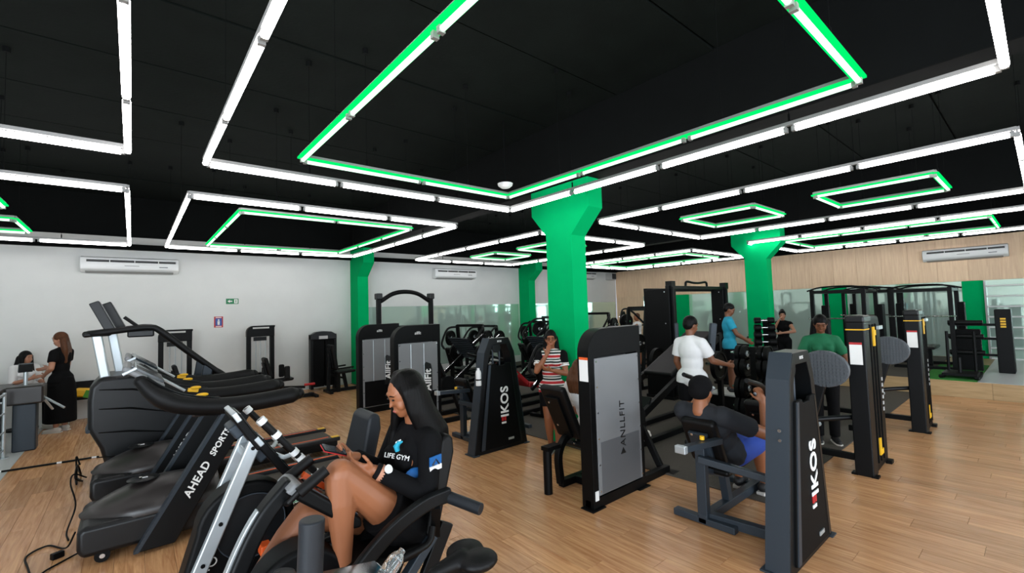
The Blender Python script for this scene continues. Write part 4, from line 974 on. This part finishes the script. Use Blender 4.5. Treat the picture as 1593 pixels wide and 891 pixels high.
slim_tower('tall slim black leg press tower with yellow accents nearest the wood platform', 8.66, 1.29, .62, False)

# machines along the white wall
def wall_machine(label, x, w, h, open_front):
    t = thing('weight_machine', label, 'gym machine', (x, 12.3, 0), 0, 'machines against the white wall')
    if open_front:
        for s in (0, w): MB().bb(s-.045, -.06, 0, s+.045, .06, h-.22).build('post', 'frame_black', t, bevel=.008)
        out = [(-.05, h-.26)] + arc2((.1, h-.15), .15, 180, 90, 6) + [(w+.06, h), (w+.06, h-.03), (w+.045, h-.05), (w+.045, h-.26)]
        MB().prism(out, 'y', -.08, .08).build('top_hood', 'frame_black', t, bevel=.01)
        MB().bb(w*.15, -.088, h-.07, w*.85, -.08, h-.035).build('hood_label', 'strip_grey', t); MB().bb(w*.2, -.05, h-.36, w*.75, .0, h-.27).build('pulley_block', 'steel_black', t)
        for xx in (.3, .5, .72): MB().cyl((w*xx, 0, .15), (w*xx, 0, h-.26), .01, n=8).build('guide_rod', 'silver', t)
        MB().bb(w*.15, -.05, .1, w*.85, .06, .62).build('weight_stack', 'frame_black', t)
        seat_unit(t, w*.5+.25, -.75, 'steel_black', 'pad', .5, topz=1.02, lean=.12, w=.34)
        for s in (1, -1): MB().box((w*.5+.35, -.75+s*.26, .66), (.12, .07, .3)).build('thigh_pad', 'pad', t, bevel=.03)
        MB().bar((w*.5+.3, -.75, .3), (w*.5+.8, -.75, .25), .06, .06).build('arm', 'steel_black', t); MB().cyl((w*.5+.75, -.9, .32), (w*.5+.98, -.9, .32), .03, n=10).build('wood_handle', 'red', t)
    else:
        MB().bb(0, -.08, .05, .07, .1, h-.08).build('post', 'steel_black', t, bevel=.01); MB().bb(w-.07, -.08, 0, w, .1, h-.08).build('post', 'steel_black', t, bevel=.01)
        MB().prism([(0,h-.1),(w*.2,h-.02),(w*.5,h),(w*.8,h-.02),(w,h-.1),(w,h-.22),(0,h-.22)], 'y', -.1, .1).build('top_hood', 'plastic_dark', t, bevel=.02)
        MB().bb(.07, -.06, .1, w*.52, .08, h-.2).build('shroud', 'shroud', t, bevel=.02); MB().bb(w*.56, -.06, .1, w-.06, .08, h-.2).build('shroud', 'shroud', t, bevel=.02)
        MB().bb(.2, -.108, h-.2, .42, -.1, h-.12).build('hood_label', 'strip_grey', t)
        seat_unit(t, .62, -.6, 'steel_black', 'pad', .52, topz=1.2, lean=.1, w=.42)
        MB().bar((.5, -.62, 0), (.5, -.62, .5), .09, .09).build('stand', 'steel_black', t, bevel=.01)
        for s in (1, -1): MB().tube([(.4, -.6+s*.25, .6), (.8, -.6+s*.28, .62)], .02, 8).build('side_handle', 'frame_black', t)
wall_machine('narrow open-stack machine on the white wall, behind the stair climber rail', .47, .5, 1.73, True)
wall_machine('narrow open-stack machine on the white wall under the red and blue poster', 2.12, .5, 1.74, True)
wall_machine('solid black shrouded machine in the wall corner beside the green pilaster', 3.50, .66, 1.53, False)

# lat pulldown with an arched top bar
def lat_pulldown():
    t = thing('lat_pulldown', 'tall lat pulldown frame with an arched top bar', 'gym machine', (4.93, 9.75, 0))
    for s in (1, -1):
        MB().bb(s*.67-.045, -.05, 0, s*.67+.045, .05, 2.36).build('post', 'frame_black', t, bevel=.008)
        MB().bb(s*.67-.07, -.08, 2.26, s*.67+.07, .08, 2.40).build('post_cap', 'plastic_dark', t, bevel=.02)
        MB().bar((s*.67, -.28, .04), (s*.67, .28, .04), .08, .07).build('foot', 'frame_black', t, bevel=.008)
        MB().bb(s*.67+.05, -.02, 1.5, s*.67+.065, .02, 2.15).build('scale_strip', 'strip_grey', t)
    MB().tube(spline([(-.62,0,2.22),(-.32,0,2.39),(0,0,2.44),(.32,0,2.39),(.62,0,2.22)], 6), .05, 12).build('arched_bar', 'frame_black', t)
    MB().bar((-.67, 0, .55), (.67, 0, .55), .08, .08).build('cross_bar', 'frame_black', t); MB().bar((-.67, 0, 1.62), (.67, 0, 1.62), .06, .06).build('cross_bar', 'frame_black', t)
    seat_unit(t, -.1, 0, 'frame_black', topz=.9, base=False)
lat_pulldown()

# functional trainer with tall shrouds
def trainer():
    t = thing('cable_trainer', 'tall black cable trainer with two shrouded towers and a top frame', 'gym machine', (8.4, 4.98, 0))
    for x0, x1 in ((0, .28), (2.4, 2.62)):
        dp = .6 if x0 == 0 else .3
        MB().bb(x0, .0, .05, x1, dp, 2.27).build('tower_shroud', 'frame_black', t, bevel=.015)
        MB().bb(x0-.02, -.02, 0, x1+.02, dp+.02, .06).build('tower_base', 'steel_black', t); MB().bb(x0+.06, -.06, .1, x0+.12, .0, 2.3).build('guide_post', 'steel_black', t, bevel=.006)
        MB().bb(x0+.05, -.1, 1.0, x0+.15, -.02, 1.2).build('pulley_carriage', 'plastic_dark', t, bevel=.01)
        MB().bb(x0+.05, -.04, 2.27, x0+.2, .1, 2.42).build('post_top', 'steel_black', t)
        for z in (1.55, 2.2): MB().cyl((x0-.006, .1, z), (x0+.002, .1, z), .014, n=8).build('bolt', 'chrome', t)
    MB().bar((0, .04, 2.29), (2.62, .04, 2.29), .08, .07).build('top_bar', 'steel_black', t, bevel=.006); MB().bar((0, .56, 2.26), (2.62, .28, 2.26), .08, .07).build('top_bar', 'steel_black', t, bevel=.006)
    MB().tube(spline([(.75,.04,2.33),(.8,.04,2.42),(1.1,.04,2.40),(1.35,.04,2.40),(1.65,.04,2.42),(1.7,.04,2.33)], 4), .025, 10).build('pull_up_handle', 'frame_black', t)
trainer()
# ================================================================== FREE-WEIGHT AREA
def disc(mb, c, axis, r, th):
    c = Vector(c); o = {'x': V(th/2,0,0), 'y': V(0,th/2,0), 'z': V(0,0,th/2)}[axis]
    prof = [(.025,-th/2),(r*.3,-th/2),(r*.36,-th*.3),(r*.8,-th*.3),(r*.86,-th/2),(r,-th/2),(r,th/2),(r*.86,th/2),(r*.8,th*.3),(r*.36,th*.3),(r*.3,th/2),(.025,th/2)]
    return mb.lathe(prof, c, axis, 26)
def weight_plate(label, c, axis, r, th):
    o = disc(MB(), (0,0,0), axis, r, th).build('weight_plate', 'frame_black', bevel=0); o.location = c
    h = MB().lathe([(.026,-th/2-.004),(.045,-th/2-.004),(.045,th/2+.004),(.026,th/2+.004)], (0,0,0), axis, 18).build('hub_ring', 'silver', o)
    return tag(o, label, 'weight plate', 'weight plates')
def leg_press45(label, x, y, red=False):
    t = thing('leg_press', label, 'gym machine', (x, y, 0), 0, 'plate loaded leg presses on the mat')
    for s in (1, -1):
        MB().bar((-.55, s*.32, .3), (.95, s*.32, 1.35), .05, .07).build('slide_rail', 'frame_black', t, bevel=.006)
        MB().cyl((-.5, s*.32, .38), (.9, s*.32, 1.36), .018, n=8).build('guide_rod', 'chrome', t)
        MB().bar((.95, s*.32, 0), (.95, s*.32, 1.35), .07, .07).build('front_post', 'frame_black', t, bevel=.006)
        MB().bar((-.9, s*.32, .04), (1.0, s*.32, .04), .08, .07).build('floor_beam', 'frame_black', t, bevel=.006)
    for z in (.04, .7): MB().bar((.95, -.32, z), (.95, .32, z), .07, .07).build('cross_bar', 'frame_black', t)
    f = MB().bar((.02, 0, 1.32), (.34, 0, .9), .78, .03, (0, 1, 0)).build('foot_plate_frame', 'frame_black', t)
    for k in range(11):
        p = V(.0, 0, 1.34).lerp(V(.36, 0, .88), k/10) + V(-.025, 0, -.02); MB().bar(p-V(0,.38,0), p+V(0,.38,0), .016, .018).build('slat', 'frame_grey', f)
    for s in (1, -1): MB().bar((-.02, s*.39, 1.36), (.38, s*.39, .86), .02, .03, (0,1,0)).build('plate_edge', 'steel_black', f)
    MB().cyl((.3, -.62, .98), (.3, .62, .98), .025, n=12).build('weight_horn', 'chrome', t)
    MB().bar((-.5, 0, .38), (-.05, 0, .3), .42, .1, (0,1,0)).build('seat', 'red' if red else 'pad', t, bevel=.03)
    MB().bar((-.52, 0, .4), (-1.05, 0, .85), .42, .1, (0,1,0)).build('backrest', 'red' if red else 'pad', t, bevel=.03)
    MB().bar((-.6, 0, .05), (-.75, 0, .55), .08, .08).build('seat_post', 'frame_black', t)
for i, (x, y, red, lab) in enumerate(((5.6, 8.55, False, 'leg press with slatted foot plate between the grey machines and the trapezoid tower'), (6.75, 7.15, True, 'leg press with slatted foot plate, red seat, left of the green column'))):
    leg_press45(lab, x, y, red)
    for s in (1, -1):
        weight_plate('black weight plate loaded on the %s side of the %s leg press' % ('far' if s > 0 else 'near', ('first', 'red-seated')[i]), (x+.3, y+s*.5, .98), 'y', .22, .06)
def plate_loaded(label, x, y, rz, h=1.6):
    t = thing('plate_loaded_machine', label, 'gym machine', (x, y, 0), rz, 'plate loaded machines on the mat')
    for s in (1, -1):
        MB().bar((-.7, s*.4, .04), (.8, s*.4, .04), .08, .07).build('floor_beam', 'frame_black', t, bevel=.006)
        MB().bar((.55, s*.4, 0), (.35, s*.4, h), .08, .08).build('upright', 'frame_black', t, bevel=.006)
        MB().tube(spline([(.38, s*.4, h-.05), (.1, s*.55, h-.1), (-.25, s*.5, h-.45), (-.3, s*.4, h-.6)], 5), .03, 10).build('lever_arm', 'steel_black', t)
        MB().tube([(-.3, s*.4, h-.6), (-.34, s*.22, h-.62)], .022, 8).build('hand_grip', 'pad', t)
        MB().cyl((.3, s*.42, h-.35), (.3, s*.75, h-.35), .025, n=10).build('weight_horn', 'chrome', t)
    for z in (.04, h-.02): MB().bar((.5-.1*z, -.4, z), (.5-.1*z, .4, z), .08, .07).build('cross_bar', 'frame_black', t)
    seat_unit(t, -.15, 0, 'frame_black', topz=1.0)
    for s in (1, -1):
        p = t.matrix_basis @ V(.3, s*.58, h-.35)
    return t
for i, (x, y, rz, h, lab) in enumerate(((6.75, 10.1, .4, 1.55, 'plate loaded machine in front of the first wall mirrors'), (8.7, 9.2, -.3, 1.7, 'plate loaded machine standing before the second green pilaster'),
        (10.6, 8.9, .2, 1.75, 'plate loaded machine seen just left of the near green column'), (11.0, 7.2, 2.8, 1.85, 'plate loaded machine with curved arms right of the near green column'), (13.4, 9.2, .3, 1.9, 'plate loaded machine in the far corner by the wood wall'), (6.2, 11.4, -.5, 1.5, 'plate loaded machine beside the green wall pilaster'), (10.4, 11.2, .3, 1.5, 'plate loaded machine against the long wall mirror'),
        (6.1, 5.95, .15, 1.3, 'low plate loaded machine right behind the trapezoid weight tower'), (8.5, 6.6, -.15, 1.45, 'plate loaded machine hidden half behind the near green column'), (8.3, 11.5, .1, 1.45, 'plate loaded machine between two others at the wall mirror'))):
    plate_loaded(lab, x, y, rz, h)
    c, s_ = math.cos(rz), math.sin(rz)
    for s in (1, -1):
        lx, ly = .3, s*.6; p = (x + c*lx - s_*ly, y + s_*lx + c*ly, h-.35)
        o = weight_plate('black weight plate on the %s horn of the %s plate loaded machine' % ('left' if s > 0 else 'right', ('first', 'second', 'third', 'fourth', 'fifth', 'sixth', 'seventh', 'eighth', 'ninth', 'tenth')[i]), p, 'y', .21, .07); o.rotation_euler = (0, 0, rz)
# hack squat beside the man in white
def hack():
    t = thing('hack_squat', 'long black inclined hack squat behind the man in the white shirt', 'gym machine', (6.4, 4.0, 0))
    for s in (1, -1):
        MB().bar((-1.0, s*.3, .42), (1.45, s*.3, 1.38), .06, .10).build('slide_rail', 'frame_black', t, bevel=.008)
        MB().bar((1.35, s*.3, 0), (1.35, s*.3, 1.4), .08, .08).build('rear_post', 'frame_black', t, bevel=.008)
        MB().bar((-1.1, s*.3, .04), (1.45, s*.3, .04), .08, .07).build('floor_beam', 'frame_black', t)
        MB().bar((1.05, s*.3, 1.05), (1.12, s*.34, 1.6), .07, .12).build('shoulder_arm', 'frame_grey', t, bevel=.02)
        MB().cyl((.8, s*.34, .95), (.8, s*.7, .95), .025, n=10).build('weight_horn', 'chrome', t)
    MB().bar((-.1, 0, .84), (1.3, 0, 1.42), .5, .09, (0,1,0)).build('back_pad', 'pad', t, bevel=.03)
    MB().bar((-1.0, 0, .3), (-.75, 0, .62), .6, .03, (0,1,0)).build('foot_plate', 'steel_black', t)
hack()
for s in (1, -1): weight_plate('large black plate on the %s horn of the hack squat' % ('far' if s > 0 else 'near'), (7.2, 4.0+s*.55, .95), 'y', .23, .07)
# dumbbell tower
def dumbbells():
    t = thing('dumbbell_rack', 'upright dumbbell rack in front of the second green column', 'rack', (9.35, 3.5, 0))
    MB().bb(-.06, -.06, 0, .06, .06, 1.6).build('post', 'frame_black', t, bevel=.006); MB().bb(-.3, -.3, 0, .3, .3, .05).build('base', 'frame_black', t, bevel=.01)
    nm = ('top', 'second', 'third', 'fourth', 'fifth', 'sixth', 'seventh', 'eighth')
    for k in range(8):
        z = 1.58-.135*k; MB().bb(-.1, -.12, z-.055, .1, .12, z-.045).build('shelf', 'frame_black', t)
        d = thing('dumbbell', 'black round dumbbell, %s from the top of the upright rack' % nm[k], 'dumbbell', (9.22, 3.5, z), 0, 'dumbbells on the upright rack')
        r = .06+.006*k; n = V(.55, -.83, 0)
        for s in (1, -1): MB().cyl(V(0,0,.01)+n*(s*.06), V(0,0,.01)+n*(s*(.17+.006*k)), r, n=20).build('head', 'frame_black', d, bevel=.012)
        MB().cyl(n*-.07+V(0,0,.01), n*.07+V(0,0,.01), .017, n=12).build('handle', 'chrome', d)
dumbbells()
def plate_tree():
    t = thing('plate_tree', 'plate rack stacked with round black plates left of the nearest weight tower', 'rack', (7.3, 2.95, 0))
    MB().bar((0,0,0), (0,0,1.25), .08, .08).build('post', 'frame_black', t); MB().bb(-.3, -.3, 0, .3, .3, .04).build('base', 'frame_black', t)
    for k, z in enumerate((.32, .62, .95, 1.15)): MB().cyl((0, -.34, z), (0, .34, z), .02, n=10).build('peg', 'chrome', t)
plate_tree()
for k, z in enumerate((.32, .62, .95, 1.15)):
    for s in (1, -1):
        for j in range(2): weight_plate('black plate on the plate rack, %s peg, %s side, %s disc' % (('lowest', 'second', 'third', 'top')[k], 'near' if s < 0 else 'far', ('inner', 'outer')[j]), (7.3, 2.95+s*(.12+.09*j), z), 'y', (.225, .2, .17, .13)[k], .06)
# step platform under the man in blue
st = thing('step_box', 'low black step with white edge under the man in blue', 'step', (8.65, 3.92, 0)); MB().bb(-.35, -.3, .01, .35, .3, .24).build('body', 'frame_black', st, bevel=.01); MB().bb(-.36, -.31, .24, .36, .31, .27).build('tread', 'strip_grey', st, bevel=.006)
def cardio_row():
    for i in range(4):
        x = 12.9+.95*i
        t = thing('spin_bike', 'black spin bike by the mirrored wall, %s from the green column' % ('first', 'second', 'third', 'fourth')[i], 'exercise bike', (x, 5.6+.35*i, 0), 2.2, 'spin bikes by the mirrors')
        MB().bar((-.5,-.25,.03), (-.5,.25,.03), .08, .05).build('rear_foot', 'frame_black', t); MB().bar((.5,-.25,.03), (.5,.25,.03), .08, .05).build('front_foot', 'frame_black', t)
        MB().bar((-.5,0,.06), (.5,0,.06), .08, .06).build('beam', 'frame_black', t); MB().cyl((.35,-.03,.35), (.35,.03,.35), .24, n=28).build('flywheel', 'steel_black', t)
        MB().bar((-.2,0,.06), (-.35,0,.95), .06, .06).build('seat_tube', 'frame_black', t); MB().bar((.3,0,.1), (.42,0,1.1), .06, .06).build('front_post', 'frame_black', t); MB().bar((-.25,0,.5), (.36,0,.55), .06, .06).build('cross_tube', 'frame_black', t)
        MB().ball((-.36,0,.98), (.14,.09,.04)).build('saddle', 'pad', t); MB().tube([(.62,-.22,1.15),(.45,-.2,1.12),(.42,.0,1.1),(.45,.2,1.12),(.62,.22,1.15)], .02, 8).build('handlebar', 'pad', t)
cardio_row()
# racks and other machines on the raised platform
def rack(label, x, y, h=1.88):
    t = thing('power_rack', label, 'rack', (x, y, .305), 0, 'power racks on the platform')
    for a in (-.55, .55):
        for b in (-.5, .5): MB().bb(a-.04, b-.04, 0, a+.04, b+.04, h).build('post', 'frame_black', t, bevel=.004)
        MB().bar((a, -.5, h-.05), (a, .5, h-.05), .07, .07).build('top_bar', 'frame_black', t); MB().bar((a, -.5, .04), (a, .5, .04), .07, .07).build('base_bar', 'frame_black', t)
        MB().tube(spline([(a, -.6, h-.02), (a, -.3, h+.06), (a, .3, h+.06), (a, .6, h-.02)], 4), .018, 8).build('pull_up_bar', 'frame_black', t)
    for b in (-.5, .5): MB().bar((-.55, b, h-.05), (.55, b, h-.05), .07, .07).build('side_bar', 'frame_black', t)
    MB().cyl((-.6, -.58, 1.2), (-.6, .58, 1.2), .015, n=8).build('barbell', 'chrome', t)
    MB().bb(-.3, -.15, .42, .6, .15, .48).build('bench', 'pad', t, bevel=.02); MB().bb(.1, -.05, 0, .2, .05, .42).build('bench_leg', 'frame_black', t)
    for s in (1, -1): MB().bb(.5, s*.5, .3, .8, s*.62, 1.5).build('stack_shroud', 'shroud', t, bevel=.02)
rack('power rack on the platform, the one left of the slim tower', 13.1, 3.15); rack('power rack on the platform close to the mirror', 15.7, 3.15); rack('power rack on the platform beside the turf', 14.4, 1.88, 1.85)
def cable_box():
    t = thing('weight_machine', 'black weight machine with yellow marks at the end of the platform', 'gym machine', (13.9, .62, .306))
    MB().prism([(0,0),(.45,0),(.45,1.28),(.4,1.33),(0,1.33)], 'y', -.12, .12).build('tower', 'frame_black', t, bevel=.015)
    for k in range(4): MB().bb(-.006, -.04, .95+.055*k, .0, .04, .985+.055*k).build('yellow_mark', 'yellow', t)
    for z in (.35, .7, 1.0): MB().bar((.2, .12, z), (.2, .85, z), .05, .05).build('frame_bar', 'frame_black', t); MB().cyl((.1, .3, z+.05), (.1, .85, z+.05), .05, n=12).build('roller', 'pad', t)
    MB().bb(.1, .35, 0, .3, .75, .9).build('seat_column', 'shroud', t, bevel=.02)
cable_box()
sl = thing('turf_sled', 'black push sled parked on the green turf', 'sled', (12.75, 1.2, .318))
for s in (1, -1): MB().tube(spline([(-.45, s*.25, .06), (-.3, s*.25, .02), (.3, s*.25, .02), (.45, s*.25, .06)], 3), 1, sect=(.06, .04), side=(0,1,0)).build('runner', 'frame_black', sl); MB().cyl((.25, s*.2, .05), (.3, s*.2, .9), .025, n=10).build('push_pole', 'frame_black', sl)
MB().bb(-.3, -.25, .05, .3, .25, .1).build('deck', 'frame_black', sl); MB().cyl((-.1, 0, .1), (-.1, 0, .4), .03).build('load_post', 'steel_black', sl)
wb = thing('wall_bars', 'white horizontal wall bars mounted over the mirror', 'wall bars', (16.85, -.1, 0))
for k in range(8): MB().cyl((0, -1.6, .32+.265*k), (0, 1.12, .32+.265*k), .022, n=10).build('bar', 'plastic_white', wb)
for y in (-1.6, -.3, 1.12): MB().bb(-.03, y-.02, .31, .12, y+.02, 2.3).build('upright', 'rail_grey', wb)

# air conditioners, signs, small wall fittings
def aircon(label, loc, rz, w=1.62):
    t = thing('air_conditioner', label, 'air conditioner', loc, rz, 'split air conditioners on the walls'); h = w/2
    prof = [(0,-.16),(-.12,-.165),(-.21,-.10),(-.23,.02),(-.2,.14),(-.1,.165),(0,.165)]
    MB().prism(prof, 'x', -h, h).build('casing', 'plastic_white', t, bevel=.02, seg=3)
    MB().prism([(-.20,.06),(-.238,.045),(-.236,.085),(-.2,.1)], 'x', -h+.1, h-.06).build('intake_slot', 'label_black', t)
    for k in range(3): MB().bb(-h+.45+.4*k, -.243, .045, -h+.462+.4*k, -.2, .09).build('slot_divider', 'plastic_white', t)
    MB().prism([(-.05,-.168),(-.19,-.14),(-.18,-.15),(-.05,-.178)], 'x', -h+.08, h-.1).build('outlet_flap', 'rail_grey', t)
    MB().bb(-.12, -.232, -.03, .12, -.222, -.015).build('brand_mark', 'rail_grey', t); MB().bb(h-.35, -.232, -.045, h-.2, -.222, -.03).build('status_light', 'frame_grey', t)
aircon('white air conditioner on the white wall above the stair climber', (-.02, YW, 3.14), 0); aircon('white air conditioner on the white wall between the two green pilasters', (8.2, YW, 3.18), 0); aircon('white air conditioner near the far corner, half behind the green column', (14.6, YW, 3.3), 0)
aircon('white air conditioner on the wood wall', (XW, 1.36, 3.07), -PI/2)
mat('sign_green', (0,120,70), .5); mat('sign_blue', (40,80,160), .5)
sg = thing('exit_sign', 'small green emergency exit sign on the white wall', 'sign', (1.85, YW-.006, 2.35)); MB().bb(-.13, -.004, -.065, .13, .004, .065).build('board', 'sign_green', sg)
MB().prism([(-.1,0),(-.05,.035),(-.05,.012),(.0,.012),(.0,-.012),(-.05,-.012),(-.05,-.035)], 'y', -.007, -.003).build('arrow', 'white_print', sg); MB().bb(.04, -.007, -.05, .11, -.003, .05).build('door_mark', 'white_print', sg); MB().ball((.075, -.008, .025), (.012,.003,.012)).bb(.066, -.01, -.035, .084, -.006, .012).build('figure', 'sign_green', sg)
sg = thing('wall_poster', 'small red and blue notice below the exit sign', 'sign', (1.57, YW-.006, 1.86)); MB().bb(-.09, -.003, -.13, .09, .004, .13).build('board', 'red', sg); MB().bb(-.065, -.005, -.085, .065, -.001, .085).build('field', 'sign_blue', sg)
MB().ball((0, -.007, .045), (.018,.003,.02)).prism([(-.025,.02),(.025,.02),(.02,-.07),(-.02,-.07)], 'y', -.009, -.004).build('figure', 'white_print', sg); MB().bb(-.06, -.006, .098, .06, -.002, .115).bb(-.06, -.006, -.115, .06, -.002, -.098).build('caption_bars', 'white_print', sg)
sp = thing('wall_speaker', 'small white speaker box beside the green pilaster head', 'speaker', (5.2, YW-.12, 3.3)); MB().bb(-.09, -.1, -.12, .09, .12, .12).build('case', 'plastic_white', sp, bevel=.03); MB().bb(-.07, -.106, -.1, .07, -.1, .1).build('grille', 'strip_grey', sp)
sp = thing('wall_speaker', 'grey speaker box hung in the far room corner', 'speaker', (16.45, YW-.2, 3.28)); MB().bb(-.17, -.15, -.15, .17, .2, .15).build('case', 'strip_grey', sp, bevel=.02); MB().bb(-.14, -.157, -.12, .14, -.15, .12).build('grille', 'frame_grey', sp)
pj = thing('smoke_detector', 'round white detector under the crossing of the near frames', 'detector', (4.05, 4.88, 3.74)); MB().lathe([(0,-.06),(.06,-.06),(.1,-.03),(.11,0),(0,0)], (0,0,0), 'z', 24).build('dome', 'plastic_white', pj); MB().cyl((0,0,0), (0,0,ZC-3.74), .01, n=8).build('stem', 'beam_black', pj)

# ================================================================== PEOPLE
STRIPED = pose(look=V(1,.1,-.12), elR=V(.13,-.2,1.14), wrR=V(.15,-.05,1.37), elL=V(.06,.2,1.1), wrL=V(.2,.02,1.16), handR=(V(-.1,.3,1), V(-1,0,.1), 1.2, -1), handL=(V(.3,-1,.2), V(-.6,0,.6), .8, 1), bust=1,
    knL=V(.03,.07,.49), knR=V(.04,-.07,.49), anL=V(.05,.06,.08), anR=V(-.02,-.05,.08), leg=1.1)
sw = person('woman in a red and white striped shirt leaning on the near green column', (4.40, 4.42, 0), -2.45, STRIPED, 'skin_tan', .0095, ('cloth_stripes', .55, .014), ('cloth_black', .62, .014, None), ('shoe_black', 'shoe_white'), ('hair_black', 'longback'), scale=.97)
def striped_details():
    P = STRIPED; c = {}
    for q in 'LR':
        m = MB(); sh, el = P['sh'+q], P['el'+q]
        m.cone(sh, .072, sh.lerp(el, .56), .064, capq=False); remesh(m, 'sleeve', 'cloth_black', sw, .011, 2)
        d = (el-sh).normalized(); MB().cyl(sh.lerp(el, .54), sh.lerp(el, .54)+d*.02, .066, n=18).build('cuff', 'white_print', sw)
    hc = P['head']; R = basis(P['look'])
    for k in (1, -1):
        MB().tube([hc + R @ V(.104, k*.034+.024*math.cos(a*PI/6), .012+.018*math.sin(a*PI/6)) for a in range(12)], .0025, 5, closed=True).build('glasses_rim', 'frame_black', sw)
        MB().tube([hc + R @ V(.104, k*.058, .014), hc + R @ V(.0, k*.082, .014)], .0025, 5).build('glasses_arm', 'frame_black', sw)
striped_details()
person('woman with brown hair and white top seated on the grey-panelled leg machine', (4.12, 3.53, 0), 0, sit(.45, -.16, .48, .75, .35, bust=1, wrL=V(.3,.25,.55), wrR=V(.3,-.25,.55)), 'skin_light', .011, ('cloth_white', .8, .016), ('red', 1.9, .016, None, 'leggings'), ('shoe_white', 'shoe_white'), ('hair_brown', 'shoulder'), scale=1.06)
person('seated man in a dark grey shirt, black cap and blue shorts gripping a handle', (4.30, 2.08, 0), 0, sit(.41, -.32, .46, .55, .1, fat=1.2, elR=V(.16,-.32,.64), wrR=V(.2,-.27,.89), elL=V(.10,.34,.68), wrL=V(.24,.28,.90), look=V(1,.05,.05), handR=(V(.1,.2,1), V(.6,.6,0), 1.3, -1), handL=(V(.1,-.2,1), V(.6,-.6,0), 1.3, 1)), 'skin_tan', .009,
    ('cloth_charcoal', .6, .02), ('cloth_blue', .85, .022, None), ('shoe_black', 'shoe_white'), ('cloth_black', 'cap'), scale=1.13)
person('man in a white sports shirt and black shorts standing with his back turned', (5.85, 3.18, .012), -.05, pose(look=V(1,-.25,-.25), elR=V(.10,-.24,1.12), wrR=V(.33,-.30,1.06), elL=V(.0,.22,1.1), wrL=V(.12,.2,.88), fat=1.0), 'skin_brown', .010,
    ('cloth_white', .7, .024), ('cloth_black', .75, .026, None), ('shoe_black', 'shoe_white'), ('hair_black', 'short'), scale=1.04)
person('man in a turquoise shirt standing on the step box', (8.65, 3.92, .27), -1.0, pose(look=V(1,.0,-.4), elR=V(.1,-.22,1.12), wrR=V(.28,-.15,1.0), elL=V(.1,.22,1.12), wrL=V(.28,.15,1.0)), 'skin_brown', .012,
    ('cloth_teal', .6, .02), ('cloth_black', .7, .024, None), ('shoe_black', 'shoe_white'), ('hair_black', 'short'), scale=.98)
person('woman in a green polo shirt looking down beside the slim tower', (7.3, 2.05, .012), -2.7, pose(look=V(1,-.1,-.5), elR=V(.05,-.26,1.12), wrR=V(.22,-.2,.95), elL=V(.05,.26,1.12), wrL=V(.22,.2,.95), bust=1), 'skin_brown', .0105,
    ('cloth_green', .8, .02), ('cloth_black', 2.0, .016, None, 'trousers'), ('shoe_black', 'shoe_white'), ('hair_black', 'longback'), scale=1.02)
person('woman in a black sleeveless top by the mirror right of the second column', (13.2, 4.55, .0), -2.8, pose(look=V(1,0,-.1), elR=V(.06,-.25,1.15), wrR=V(.15,-.1,1.42), elL=V(.12,.25,1.15), wrL=V(.25,-.02,1.12), bust=1), 'skin_light', .014,
    ('cloth_black', .15, .016), ('cloth_black', 1.8, .016, None, 'leggings'), ('shoe_black', 'shoe_white'), ('hair_black', 'bun'))
person('distant man in a white shirt reaching forward behind the cable trainer', (12.4, 8.5, .0), 2.6, pose(look=V(1,0,0), elR=V(.2,-.2,1.3), wrR=V(.42,-.15,1.3), elL=V(.2,.2,1.3), wrL=V(.42,.15,1.3)), 'skin_tan', .015,
    ('cloth_white', .5, .018), ('cloth_black', .8, .02, None), ('shoe_black', 'shoe_white'), ('hair_brown', 'short'))

# things standing on the rubber matting rest on its top
for o in list(COL.objects):
    if o.parent is None and 'category' in o.keys() and abs(o.location.z) < 1e-4 and o.location.x > 5.3 and o.location.y > 2.2 and o.location.x < 12 and o.name.split('.')[0] not in ('rubber_mat', 'led_frame', 'mirror'):
        o.location.z = .012
